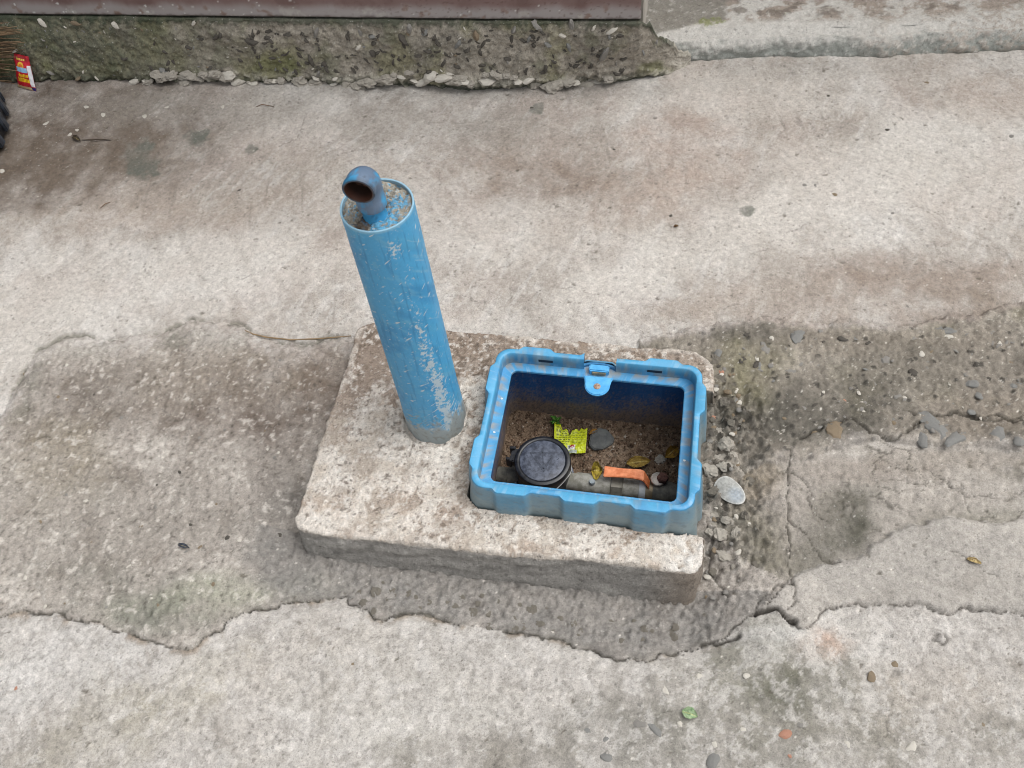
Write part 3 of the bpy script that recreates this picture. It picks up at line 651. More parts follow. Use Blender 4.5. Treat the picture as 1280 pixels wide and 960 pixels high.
        c = mixc(c, (122, 108, 96), np.where(lf_ & ~fr, .6, 0))
        CS.append(c)
        ids = np.arange(len(bv))+sum(len(v) for v in VS[:-1])
        a, b = idx[B[:, 0]], idx[B[:, 1]]
        top = prev
        QS.append(np.column_stack([top[b], top[a], ids[a], ids[b]])); prev = ids
    me = np_mesh('concrete_block', np.concatenate(VS), np.concatenate(QS), np.clip(np.concatenate(CS), .01, .9)*.95)
    return obj('concrete_block', me, M_SLAB)
slab = tag(build_slab(), 'rough whitewashed concrete block the blue post and meter box are set in', 'concrete block')

# ------------------------------------------------------------------ blue post
pb = at(545, 521, SLAB_Z); ptop = at(471, 256, .583)
post = tag(empty('standpipe_post', (pb[0], pb[1], SLAB_Z)), 'scuffed sky blue pipe post filled with mortar, standing on the slab', 'post')
def build_post():
    n, h = 300, 420
    th = np.linspace(0, 2*np.pi, n, endpoint=False); t = np.linspace(0, 1, h)
    T, S = np.meshgrid(th, t); A = T.astype(np.float32)*.052; Hh = (S*.53).astype(np.float32)
    top = ptop-np.array([pb[0], pb[1], SLAB_Z]); top_z = top[2]
    rad = .0530-.0035*S
    # periodic noise: sample on the cylinder
    cxn, cyn = np.cos(T)*.052, np.sin(T)*.052
    def cn(f, o, s, g=.5, stretch=1.): return fbm((cxn+Hh*.31).astype(np.float32), (cyn*1.0+Hh*stretch).astype(np.float32), f, o, s, g)
    # direction facing the photographer in yard axes
    face = math.atan2(-pb[1], -pb[0]); dth = (T-face+np.pi) % (2*np.pi)-np.pi
    C = lin((78, 160, 206))*np.ones(T.shape+(1,), np.float32)
    C = mixc(C, (58, 136, 186), ss(.0, .7, cn(14, 4, 301))*.6)
    C = mixc(C, (92, 168, 204), ss(.1, .8, cn(20, 4, 305))*.5)
    C = mixc(C, (126, 178, 202), ss(.3, .8, cn(60, 3, 309))*.30)
    streak = fbm((dth*9).astype(np.float32), (Hh*14).astype(np.float32), 1., 4, 313)
    C = mixc(C, (44, 110, 156), ss(.2, .8, streak)*.35)
    # scuffed band running down the front right
    cen = .08+.35*(1-S)-.35*ss(.5, 1, S)*0
    band = np.exp(-((dth-cen)/.27)**2)*ss(.98, .62, S)*(.35+.65*ss(.75, .3, S))
    a, b = (dth*.05+Hh*.55).astype(np.float32), (Hh*.40-dth*.02).astype(np.float32)
    sc1 = fbm(a, b, 120, 3, 317, .6); sc2 = fbm((dth*.05-Hh*.5).astype(np.float32), (Hh+dth*.03).astype(np.float32), 170, 3, 321, .6)
    scuff = ss(.50, .85, sc1*.6+sc2*.55+band*1.25-.24)
    low = ss(.34, .02, S)*np.exp(-((dth-.55)/.6)**2)
    dash = fbm((dth*.052*.8+Hh*.6).astype(np.float32), (Hh*2.6-dth*.08).astype(np.float32), 60, 2, 325)
    scuff = np.maximum(scuff, ss(.55, .8, dash+low*.75-.25))
    tp = np.exp(-((dth-.12)/.22)**2-((S-.93)/.035)**2); scuff = np.maximum(scuff, ss(.5, .8, sc2*.7+tp*.75-.05)*ss(.1, .5, tp))
    C = mixc(C, (196, 206, 208), scuff*.85)
    C = mixc(C, (168, 190, 200), ss(.75, 1.0, cn(220, 2, 329))*.5)
    # mortar smear round the foot
    sm = ss(.135, .085, S+.055*fbm((dth*2.2).astype(np.float32), (Hh*20).astype(np.float32), 1., 4, 333)+.02*sc1)
    sm = np.maximum(sm, ss(.20, .10, S+.03*sc2)*np.exp(-((dth+.05)/.22)**2)*ss(-.2, .3, sc1))
    sm = np.maximum(sm, ss(.22, .14, S)*np.exp(-((dth+.85)/.5)**2)*ss(.1, .5, dash+.2*sc1))
    C = mixc(C, (156, 162, 160), sm*.92)
    C = mixc(C, (126, 122, 112), sm*ss(.1, .7, sc1)*.5)
    C = mixc(C, (150, 190, 208), ss(.990, .998, S)*.6)
    rad = rad+sm*.0016+.0003*cn(30, 3, 337)-scuff*.0003
    oct_ = np.cos(((T*8/(2*np.pi)) % 1-.5)*2*np.pi/8); rad = rad*(1-ss(.07, .0, S)*(1-1/np.maximum(oct_, .9))*-.55)
    zz = S*top_z-.01*(1-S); cx_ = top[0]*S; cy_ = top[1]*S
    V = np.stack([cx_+np.cos(T)*rad, cy_+np.sin(T)*rad, zz], -1).reshape(-1, 3); C = C.reshape(-1, 3)
    # lip: over the rim and down the inside
    r0 = rad[-1]; VS = [V]; CS = [C]; 
    for (dr, dz, c) in ((-.0004, .0005, (140, 182, 204)), (-.0024, .0005, (150, 184, 202)), (-.0028, -.0004, (128, 160, 178)), (-.0028, -.03, (110, 118, 118))):
        VS.append(np.stack([top[0]+np.cos(th)*(r0+dr), top[1]+np.sin(th)*(r0+dr), np.full(n, top_z+dz)], -1)); CS.append(np.tile(lin(c), (n, 1)))
    me = np_mesh('pipe', np.concatenate(VS), grid_q(n, h+4, True), np.clip(np.concatenate(CS), .01, .9)*.92)
    obj('pipe', me, M_POST, post)
    # mortar fill
    m = 120; rr = np.linspace(0, 1, 46); Tt, Rr = np.meshgrid(np.linspace(0, 2*np.pi, m, endpoint=False), rr)
    x = (np.cos(Tt)*Rr*.0465).astype(np.float32); y = (np.sin(Tt)*Rr*.0465).astype(np.float32)
    g1 = fbm(x, y, 60, 4, 341, .6); g2 = fbm(x, y, 180, 3, 345, .7)
    z = top_z-.0045+.0035*g1+.0014*g2
    c = lin((158, 152, 140))*np.ones(x.shape+(1,), np.float32)
    c = mixc(c, (192, 186, 174), ss(0, .6, g2)*.7); c = mixc(c, (96, 90, 80), ss(.1, .7, -g1)*.8)
    c = mixc(c, (84, 160, 200), ss(.1, .5, g2*.7+.7*ss(.03, .01, np.hypot(x-.012, y+.024))-.05)*.9)
    c = mixc(c, (84, 160, 200), ss(.2, .6, g2*.7+.7*ss(.022, .006, np.hypot(x-.026, y-.01))-.1)*.8)
    c = mixc(c, (80, 66, 56), ss(.2, .5, .8*ss(.02, .005, np.hypot(x+.012, y+.034))+.3*g2-.1)*.8)
    V = np.stack([x+top[0], y+top[1], z], -1)
    obj('mortar_fill', np_mesh('mortar_fill', V, grid_q(m, 46, True), c*.9), M_SLAB, post)
    return top
ptl = build_post()
def tube_path(name, pts, radii, n=28, close_end=False, cols=None, cap0=False):
    """sweep circles along pts; radii per point; optional colours per ring"""
    P = np.array(pts, float); V = []; up = np.array([0., 0, 1])
    T0 = P[1]-P[0]; T0 /= np.linalg.norm(T0); ref = np.array([1., 0, 0]) if abs(T0[2]) > .9 else up
    nrm = np.cross(T0, ref); nrm /= np.linalg.norm(nrm)
    for i in range(len(P)):
        t = P[min(i+1, len(P)-1)]-P[max(i-1, 0)]
        if np.linalg.norm(t) < 1e-9: t = T0
        t = t/np.linalg.norm(t); t = -t if i and t@pt < 0 else t; pt = t; nrm = nrm-t*(nrm@t); nrm /= np.linalg.norm(nrm); bn = np.cross(t, nrm)
        for k in range(n):
            a = 2*math.pi*k/n; V.append(P[i]+radii[i]*(math.cos(a)*nrm+math.sin(a)*bn))
    C = None if cols is None else np.repeat(np.array([lin(c) for c in cols]), n, 0)
    return np_mesh(name, np.array(V), grid_q(n, len(P), True), C)
def build_elbow():
    rb = at(469, 268, .578)-np.array([pb[0], pb[1], SLAB_Z]); mdir = np.array([.02, -1., -.06]); mdir /= np.linalg.norm(mdir)
    z0 = rb[2]-.01; h = .040; R0 = .021
    pts = [rb*[1, 1, 0]+[0, 0, z0], rb*[1, 1, 0]+[0, 0, z0+.5*h], rb*[1, 1, 0]+[0, 0, z0+h]]
    base = rb*[1, 1, 0]+np.array([0, 0, z0])
    # riser with a flared foot of paint-smeared mortar
    def paint(me, basec, f=120, s=0, blue=.5, rust=.0):
        co = np.empty(len(me.vertices)*3, np.float32); me.vertices.foreach_get('co', co); co = co.reshape(-1, 3)
        a = fbm(co[:, 0]+co[:, 2]*.6, co[:, 1]+co[:, 2]*.5, f, 4, s); c = lin(basec)*np.ones((len(co), 1), np.float32)
        b = fbm(co[:, 0]*1.3-co[:, 2]*.4, co[:, 1]+co[:, 2]*.8, f*.5, 3, s+5)
        c = mixc(c, (64, 146, 192), ss(-.3, .3, b+blue)); c = mixc(c, (52, 58, 66), ss(.35, .8, a)*.6); c = mixc(c, (102, 62, 44), ss(.3, .7, a+rust)*rust)
        at_ = me.color_attributes.get('Col') or me.color_attributes.new('Col', 'FLOAT_COLOR', 'POINT')
        at_.data.foreach_set('color', np.column_stack([c*.92, np.ones(len(c))]).astype(np.float32).ravel())
    zs = np.linspace(0, 1, 14)
    me = tube_path('riser', [base+[0, 0, .056*t] for t in zs], [.0145+.012*math.exp(-t*9) for t in zs]); paint(me, (70, 150, 194), 110, 401, .6)
    obj('riser', me, M_POST, post)
    # elbow: collar, bend, mouth, bore
    ez = base+np.array([0, 0, .047]); P = []; rad = []
    for t, r in ((-.020, .0165), (-.019, .0192), (-.008, .0198), (-.006, .0186), (.012, .0190)):
        P.append(ez+[0, 0, t]); rad.append(r)
    c0 = ez+np.array([0, 0, .012])+mdir*R0
    for k in range(1, 13):
        a = k/12*math.pi/2
        P.append(c0-mdir*R0*math.cos(a)+np.array([0, 0, 1])*R0*math.sin(a)); rad.append(.0195)
    e = P[-1]
    for t, r in ((.0005, .0196), (.0012, .0208), (.0070, .0209), (.0080, .0204), (.0081, .0176), (.005, .0170), (-.004, .0155), (-.014, .0128)):
        P.append(e+mdir*t); rad.append(r)
    P[-4] = P[-4]+mdir*.0002
    me = tube_path('elbow', P, rad, 40); paint(me, (98, 116, 138), 90, 411, -.30)
    # rust inside the bore, its shade painted in with dark tones
    n = 40; a_ = me.color_attributes['Col']; c = np.empty(len(me.vertices)*4, np.float32); a_.data.foreach_get('color', c); c = c.reshape(-1, 4)
    k0 = (len(P)-4)*n; c[k0:, :3] = lin((62, 42, 34)); c[k0+n:, :3] = lin((74, 46, 36)); c[k0+2*n:, :3] = lin((50, 34, 28)); c[(len(P)-6)*n:(len(P)-4)*n, :3] *= .6; a_.data.foreach_set('color', c.ravel())
    el = obj('elbow', smooth_by_angle(me, 50), M_POST, post)
    disc = lathe_mesh('rust_plug', [(.0132, 0), (.008, .0012), (.0001, .0005)], 24)
    d = obj('rust_plug', disc, pmat('rust', (40, 28, 24), (96, 62, 48), 160, .95, 0, .8), el)  # plug rust darkened to stand for the bore's shade
    d.location = Vector(e-mdir*.0128); d.rotation_euler = Vector(mdir).to_track_quat('Z', 'Y').to_euler()
build_elbow()
# ------------------------------------------------------------------ meter box
RIM_Z, LED_Z = .117, .089
box = tag(empty('meter_box', (BCX, BCY, 0)), 'open blue plastic water meter box with ribbed sides, lid missing, sunk in the slab', 'meter box')
HW, HD = (RIM['x1']-RIM['x0'])/2, (RIM['y1']-RIM['y0'])/2
def box_path(off, rc, scal=0., n_side=(150, 116), n_c=14):
    """rounded rectangle around the rim, offset outwards, with three ribs on the long sides and two on the short ones"""
    a, b = HW+off, HD+off; P = []; sd = []; pr = []
    def rib(t, cs):
        m = 0
        for c in cs: m = max(m, float(ss(.034, .022, abs(t-c))))
        return m
    longc = (-.112, 0., .114); shortc = (-.076, .074)
    for side in range(4):
        L = a if side % 2 == 0 else b; W = b if side % 2 == 0 else a; n = n_side[side % 2]
        for k in range(n):
            t = -(L-rc)+2*(L-rc)*k/(n-1); m = rib(t if side < 2 else -t, longc if side % 2 == 0 else shortc)*scal
            p = {0: (t, -W-m), 1: (W+m, t), 2: (-t, W+m), 3: (-W-m, -t)}[side]
            P.append(p); sd.append(side); pr.append(p[0])
        cx, cy = {0: (a-rc, -b+rc), 1: (a-rc, b-rc), 2: (-a+rc, b-rc), 3: (-a+rc, -b+rc)}[side]
        for k in range(1, n_c):
            an = -math.pi/2+side*math.pi/2+k/n_c*math.pi/2
            P.append((cx+rc*math.cos(an), cy+rc*math.sin(an))); sd.append(side+.5); pr.append(0)
    return np.array(P), np.array(sd), np.array(pr)
def loft(rings, cols, mask=None):
    n = len(rings[0]); V = np.concatenate(rings); C = np.concatenate(cols); Q = grid_q(n, len(rings), True)
    if mask is not None: Q = Q[~mask[Q % n].all(1)]
    return V, Q, C
def ring(off, rc, z, scal=0.):
    P, _, _ = box_path(off, rc, scal); return np.column_stack([P, np.full(len(P), z)])
BLUE = (78, 154, 196)
def bcol(V, base=BLUE, grime=0., seed=0, gcol=(150, 146, 132)):
    x = (V[:, 0]+BCX+V[:, 2]*.37).astype(np.float32); y = (V[:, 1]+BCY+V[:, 2]*.53).astype(np.float32)
    c = lin(base)*np.ones((len(V), 1), np.float32)
    c = mixc(c, (104, 182, 226), ss(.1, .8, fbm(x, y, 26, 4, 501+seed))*.5)
    c = mixc(c, (52, 132, 188), ss(.1, .8, fbm(x, y, 18, 4, 506+seed))*.45)
    g = ss(-.2, .5, fbm(x, y, 40, 4, 511+seed, .6)+grime*2-1)
    return mixc(c, gcol, g*min(1., grime*1.3))
# outer wall, flaring to its foot
zs = np.concatenate([np.linspace(LED_Z+.0265, .04, 24), np.linspace(.03, -.17, 16)])
rings, cols = [], []
_, sd_, pr_ = box_path(.0102, .026, .0075)
gap = (sd_ == 2) & (np.abs(pr_-.003) < .030)
for z in zs:
    fl = .0102+.012*(LED_Z+.0265-z)/.1
    r = ring(fl, .026, z, .0075); r[gap, 2] = np.minimum(r[gap, 2], LED_Z-.001)
    rings.append(r)
    c = bcol(r, BLUE, .0, 0); P0 = ring(fl, .026, z, 1.)-ring(fl, .026, z, 0.); rb_ = np.hypot(P0[:, 0], P0[:, 1])
    h = (RIM_Z-z)/.062
    xx = (r[:, 0]+r[:, 1]).astype(np.float32); nn = fbm(xx, np.full(len(xx), z*2.0, np.float32), 60, 4, 521, .6)
    g = np.clip(ss(.0, .16, h+.16*nn)*(.26+.50*ss(.45, 1.0, h+.25*nn)+.38*(1-rb_)), 0, .93)
    c = mixc(c, (52, 128, 164), ss(.05, .2, h)*.7)
    c = mixc(c, (136, 150, 152), g)
    c = mixc(c, (112, 108, 98), ss(.4, .9, -nn+.2*h)*.35)
    cols.append(c)
V_, Q_, C_ = loft(rings, cols)
obj('outer_wall', smooth_by_angle(np_mesh('outer_wall', V_, Q_, np.clip(C_, .01, .9)*.92), 40), M_BOX, box)
# raised rim, open at the rear for the latch
rings = [ring(.0100, .026, LED_Z+.004, .0075), ring(.0100, .026, RIM_Z-.0015, .0075), ring(.0088, .025, RIM_Z, .0075), ring(.0015, .021, RIM_Z+.0002, 0), ring(0, .020, RIM_Z-.0012, 0), ring(-.0008, .0195, LED_Z+.010, 0), ring(-.0012, .019, LED_Z-.002, 0)]
cols = []
for i, r in enumerate(rings):
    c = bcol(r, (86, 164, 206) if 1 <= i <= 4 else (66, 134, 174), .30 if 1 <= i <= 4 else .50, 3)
    x = (r[:, 0]+BCX).astype(np.float32); y = (r[:, 1]+BCY).astype(np.float32)
    c = mixc(c, (186, 206, 214), ss(.35, .8, fbm(x, y, 70, 3, 531+i))*.3)
    cols.append(c)
V_, Q_, C_ = loft(rings, cols, gap)
obj('rim', smooth_by_angle(np_mesh('rim', V_, Q_, np.clip(C_, .01, .9)*.92), 50), M_BOX, box)
# ledge the lid would rest on, with the tongue at the rear
n_l = 40
rings = [ring(.0102, .026, LED_Z-.0016, .0), ring(-.0005, .019, LED_Z, 0), ring(-.004, .017, LED_Z-.0012, 0), ring(-.0165, .012, LED_Z-.0004, 0), ring(-.0178, .011, LED_Z-.0016, 0), ring(-.0178, .011, LED_Z-.006, 0), ring(-.0165, .011, LED_Z-.007, 0)]
cols = []
for i, r in enumerate(rings):
    c = bcol(r, (76, 152, 200), .2, 7)
    x = (r[:, 0]+BCX).astype(np.float32); y = (r[:, 1]+BCY).astype(np.float32)
    if i in (1, 2): c = mixc(c, (150, 146, 136), ss(-.2, .4, fbm(x, y, 60, 3, 541))*.8)
    else: c = mixc(c, (170, 186, 190), ss(.3, .7, fbm(x, y, 130, 3, 543))*.45)
    cols.append(c)
V_, Q_, C_ = loft(rings, cols)
obj('ledge', smooth_by_angle(np_mesh('ledge', V_, Q_, np.clip(C_, .01, .9)*.92), 40), M_BOX, box)
# inner wall: deep blue plastic with soil splashed up it
M_IN = vmat('box_inside', rough=.75, amp=.12, sp=300, bump=.35, bscale=260, bdist=.002, spec=.2)
rings, cols = [], []
for z in np.linspace(LED_Z-.0075, -.19, 60):
    r = ring(-.004+.012*(LED_Z-z)/.27-.0*z, .02, z, 0); rings.append(r)
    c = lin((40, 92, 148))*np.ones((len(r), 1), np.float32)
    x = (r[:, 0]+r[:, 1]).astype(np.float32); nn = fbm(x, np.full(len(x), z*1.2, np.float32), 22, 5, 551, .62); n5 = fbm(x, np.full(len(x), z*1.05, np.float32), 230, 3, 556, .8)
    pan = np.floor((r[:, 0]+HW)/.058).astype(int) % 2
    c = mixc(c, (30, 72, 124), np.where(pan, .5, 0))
    d = ss(.12, -.02, z+.10+.028*nn+.045*n5+.012*pan-.030)
    c = mixc(c, (150, 130, 108), d*.9); c = mixc(c, (92, 78, 66), d*ss(.0, .6, n5)*.7)
    cols.append(c)
V_, Q_, C_ = loft(rings, cols)
obj('inner_wall', np_mesh('inner_wall', V_, Q_, np.clip(C_, .008, .9)*.9), M_IN, box)
M_BLUEP = pmat('blue_plastic', (74, 158, 212), (96, 176, 224), 60, .42, 0, .06, 200)
def prism(name, outline, z0, z1, mat, parent, bev=.0012, smooth=False):
    bm = bmesh.new(); vs = [bm.verts.new((x, y, z0)) for x, y in outline]; f = bm.faces.new(vs)
    r = bmesh.ops.extrude_face_region(bm, geom=[f]); bmesh.ops.translate(bm, verts=[v for v in r['geom'] if isinstance(v, bmesh.types.BMVert)], vec=(0, 0, z1-z0))
    if bev:
        bmesh.ops.recalc_face_normals(bm, faces=bm.faces)
        ed = [e for e in bm.edges if len(e.link_faces) == 2 and e.calc_face_angle(0) > .6]
        bmesh.ops.bevel(bm, geom=ed, offset=bev, segments=2, affect='EDGES', clamp_overlap=True)
    return bm_obj(name, bm, mat, parent, smooth)
yb = HD
tong = [(-.030, yb-.014), (-.0245, yb-.020), (-.0225, yb-.030)]+[(.0225*math.sin(a), yb-.032-.0225*math.cos(a)) for a in np.linspace(-1.4, 1.4, 17)]+[(.0225, yb-.030), (.0245, yb-.020), (.030, yb-.014)]
latch = prism('latch_tongue', tong, LED_Z-.005, LED_Z+.0006, M_BLUEP, box, .0015)
latch.location.x = .002
cp = prism('latch_catch', [(-.018, yb-.010), (.018, yb-.010), (.018, yb+.004), (-.018, yb+.004)], LED_Z-.004, LED_Z+.0115, M_BLUEP, box, .002)
cp.location.x = .002
prism('catch_recess', [(-.012, yb-.0125), (.012, yb-.0125), (.013, yb-.0103), (-.013, yb-.0103)], LED_Z+.0008, LED_Z+.008, pmat('grimy_recess', (96, 104, 96), (150, 134, 106), 140, .9, 0, .3), box, .0006).location.x = .002
def guard_arc():
    a = np.linspace(math.radians(20), math.radians(160), 16)
    o = [(.040*math.cos(t), yb-.004+.018*math.sin(t)) for t in a]; i = [(.034*math.cos(t), yb-.006+.015*math.sin(t)) for t in a[::-1]]
    return prism('latch_guard', o+i, LED_Z-.03, LED_Z+.004, pmat('guard_blue', (44, 104, 150), (58, 128, 176), 60, .5, 0, .1), box, .0008)  # guard in a darker blue plastic
guard_arc()
scr = lathe_mesh('screw', [(.0001, .0016), (.0030, .0016), (.0046, .0006), (.0060, .0004), (.0064, -.0004), (.0064, -.003)], 20)
sm_ = obj('screw', scr, pmat('rusty_screw', (150, 112, 92), (186, 168, 150), 240, .8, .2, .5), box); sm_.location = (.002, yb-.036, LED_Z+.001)
# dark strips painted for the shade inside two slots in the rear rim face
for xs_ in (-.095, .100):
    prism('slot_shade', [(-.013, 0), (.013, 0), (.013, .0008), (-.013, .0008)], LED_Z+.010, LED_Z+.016, pmat('slot_dark', (16, 36, 52), (24, 46, 66), 80, .8, 0, 0), box, 0).location = (xs_, HD-.0016, 0)
for (xa, ya) in ((-HW+.009, -.02), (HW-.009, -.035), (-HW+.010, .05)):
    w_ = obj('paint_chip', rock_mesh('paint_chip', 77, .3, .5, 1), pmat('chip_white', (196, 206, 208), (214, 220, 220), 100, .8), box)
    w_.scale = (.0026, .0022, .0012); w_.location = (xa, ya, LED_Z-.0002)

# ------------------------------------------------------------------ soil in the box
def build_soil():
    gx = np.linspace(-HW-.004, HW+.004, 190); gy = np.linspace(-HD-.004, HD+.004, 150); x, y = np.meshgrid(gx, gy); x = x.astype(np.float32); y = y.astype(np.float32)
    a = fbm(x, y, 9, 4, 601); b = fbm(x, y, 60, 4, 605, .65); w1, w2, wi = worley(x+.002*b, y, 85, 31); v1, v2, vi = worley(x, y+.002*b, 160, 32)
    z = -.112+.006*a+.0028*b+.006*np.clip(.55-w1, 0, 1)*(wi > .5)+.003*np.clip(.5-v1, 0, 1)
    z += .022*ss(-.05, .125, y)*ss(.0, 1, (y+.13)/.26)+.016*ss(-.08, -.16, x)*ss(.02, -.12, y)
    c = lin((136, 116, 97))*np.ones(x.shape+(1,), np.float32)
    c = mixc(c, (166, 146, 126), ss(.1, .7, fbm(x, y, 14, 4, 611))*.6); c = mixc(c, (72, 58, 48), ss(.0, .7, -b)*.6)
    c = mixc(c, (140, 124, 106), ss(.3, .15, w1)*(wi > .86)*.8); c = mixc(c, (122, 104, 88), ss(.25, .1, v1)*(vi > .8)*.7)
    c = mixc(c, (126, 108, 90), ss(-.08, -.14, x)*ss(.0, -.09, y)*.7)
    o = obj('soil', np_mesh('soil', np.stack([x, y, z], -1), grid_q(190, 150), c*.9), M_SOIL); o.location = (BCX, BCY, 0); o['kind'] = 'structure'; o['label'] = 'dark brown soil at the bottom of the meter box'
    return gx, gy, z
SGX, SGY, SZ = build_soil()
def soil_z(x, y):
    return float(SZ[np.clip(np.searchsorted(SGY, y-BCY), 0, len(SGY)-1), np.clip(np.searchsorted(SGX, x-BCX), 0, len(SGX)-1)])
def crumbs():
    V, F, C = [], [], []; r = np.random.default_rng(9); base = np.array([[1, 0, 0], [-1, 0, 0], [0, 1, 0], [0, -1, 0], [0, 0, 1], [0, 0, -1]], float)
    tri = np.array([[0, 2, 4], [2, 1, 4], [1, 3, 4], [3, 0, 4], [2, 0, 5], [1, 2, 5], [3, 1, 5], [0, 3, 5]])
    for i in range(4200):
        x = r.uniform(RIM['x0']-.002, RIM['x1']+.002); y = r.uniform(RIM['y0']-.002, RIM['y1']+.002); s = r.uniform(.0008, .0026) if r.random() < .93 else r.uniform(.003, .005)
        q = base*(1+r.uniform(-.35, .35, (6, 3)))*s; an = r.uniform(0, 6.28); q = q@np.array([[math.cos(an), math.sin(an), 0], [-math.sin(an), math.cos(an), 0], [0, 0, 1]])
        F.append(tri+len(V)*6); V.append(q+[x, y, soil_z(x, y)+s*.3]); k = r.random()
        C.append(np.tile(lin(((128, 106, 88), (94, 76, 62), (164, 146, 128), (190, 178, 164))[0 if k < .45 else 1 if k < .8 else 2 if k < .96 else 3]), (6, 1)))
    o = obj('soil_crumbs', np_mesh('soil_crumbs', np.concatenate(V), np.concatenate(F), np.concatenate(C), False), M_SOIL); o['kind'] = 'stuff'
    tag(o, 'brown crumbs and grit strewn over the soil in the box', 'grit')
crumbs()

# ------------------------------------------------------------------ water meter
M_BLK = pmat('black_plastic', (20, 21, 24), (34, 36, 42), 120, .34, 0, .1, 240, spec=.5)
M_LID = pmat('dusty_lid', (50, 55, 67), (92, 98, 112), 90, .42, 0, .12, 260, spec=.5)
M_RING = pmat('grey_ring', (92, 98, 110), (136, 142, 152), 80, .4, 0, .1)
M_GREY = pmat('galvanised', (128, 126, 116), (168, 166, 158), 70, .55, .15, .25)
M_DKP = pmat('dark_pipe', (84, 84, 80), (124, 122, 112), 60, .7, .1, .3)
lc = at(678, 575, -.012)
meter = tag(empty('water_meter', (lc[0], lc[1], -.11)), 'round black water meter with hinged lid inside the blue box', 'water meter')
zt = lc[2]+.11; meter.scale = (.93, .93, 1)
body = lathe_mesh('body', [(.048, -.01), (.052, .012), (.058, .018), (.058, .030), (.0535, .034), (.0535, zt-.024), (.0545, zt-.020)], 72)
obj('body', smooth_by_angle(body, 35), M_BLK, meter)
rg_ = lathe_mesh('lock_ring', [(.0590, .020), (.0610, .021), (.0612, .029), (.0595, .0305), (.0545, .0308)], 72); obj('lock_ring', smooth_by_angle(rg_, 35), M_RING, meter)
lid = lathe_mesh('lid', [(.0548, zt-.0195), (.0560, zt-.018), (.0562, zt-.006), (.0545, zt-.001), (.0500, zt+.0008), (.0462, zt+.0002), (.0448, zt-.0014)], 80)
lo_ = obj('lid', smooth_by_angle(lid, 40), M_BLK, meter)
disc = lathe_mesh('lid_face', [(.0449, zt-.0015), (.043, zt-.0008), (.03, zt+.0002), (.0001, zt+.0006)], 72)
obj('lid_face', disc, M_LID, lo_)
M_EMB = pmat('emboss', (52, 57, 68), (74, 80, 92), 100, .45, 0, .1)
def bar(x0, y0, x1, y1, w, z, h=.0012):
    d = np.array([x1-x0, y1-y0]); L = np.linalg.norm(d); n = np.array([-d[1], d[0]])/L*w/2
    return [(x0+n[0], y0+n[1]), (x1+n[0], y1+n[1]), (x1-n[0], y1-n[1]), (x0-n[0], y0-n[1])], z, z+h
fdir = np.array([-lc[0], -lc[1]]); fdir = fdir/np.linalg.norm(fdir)
sx = CR[:2]/np.linalg.norm(CR[:2]); sy = np.array([-sx[1], sx[0]])
def emb(p): return tuple(sx*p[0]*.001+sy*p[1]*.001)
A_, B_, D_ = (-24, 17), (24, 15), (2, -26)
for p, q in ((A_, B_), (A_, D_), (B_, D_), ((0, 24), (2, -20)), ((-14, 4), (2, -20)), ((16, 3), (2, -20))):
    a, b = emb(p), emb(q); o_, z0, z1 = bar(*a, *b, .0022, zt-.0003); prism('emblem_line', o_, z0, z1, M_EMB, lo_, 0)
# raised lettering along two sides, worn past reading
rr_ = random.Random(3)
for k in range(9):
    t = k/8; c = emb((31-22*t, 2-24*t)); a = emb((31-22*t+rr_.uniform(1.5, 3.2), 2-24*t-rr_.uniform(-1.5, 2.5)))
    o_, z0, z1 = bar(*c, *a, .0013, zt-.0003, .0009); prism('letter_mark', o_, z0, z1, M_EMB, lo_, 0)
    c = emb((-31+7*t, 12-24*t)); a = emb((-31+7*t+rr_.uniform(1.5, 3), 12-24*t-rr_.uniform(-1, 2.2)))
    o_, z0, z1 = bar(*c, *a, .0012, zt-.0003, .0009); prism('letter_mark', o_, z0, z1, M_EMB, lo_, 0)
hdir = -sx*.93+sy*.30; hdir /= np.linalg.norm(hdir); hp = np.array([-hdir[1], hdir[0]])
def hk(a, b): return tuple(hdir*a+hp*b)
prism('hinge', [hk(.052, -.016), hk(.066, -.013), hk(.066, .013), hk(.052, .016)], zt-.026, zt-.006, M_BLK, meter, .002)
prism('hinge_lug', [hk(.060, -.017), hk(.072, -.015), hk(.072, -.010), hk(.060, -.010)], zt-.030, zt-.002, M_BLK, meter, .001)
prism('hinge_lug', [hk(.060, .010), hk(.072, .010), hk(.072, .015), hk(.060, .017)], zt-.030, zt-.002, M_BLK, meter, .001)
seal = obj('seal_wire', tube_path('seal_wire', [(.056*math.cos(a), .056*math.sin(a), zt-.03-.012*math.sin(a*3)) for a in np.linspace(-1.6, .6, 18)], [.0009]*18, 6), pmat('wire_white', (170, 170, 168), (196, 196, 194), 90, .5), meter)
tail = lathe_mesh('inlet_stub', [(.0001, -.105), (.018, -.105), (.018, -.075), (.022, -.074), (.022, -.05), (.017, -.05), (.017, -.03)], 20, (0, 0, .018), 'X'); obj('inlet_stub', smooth_by_angle(tail, 35), M_DKP, meter)

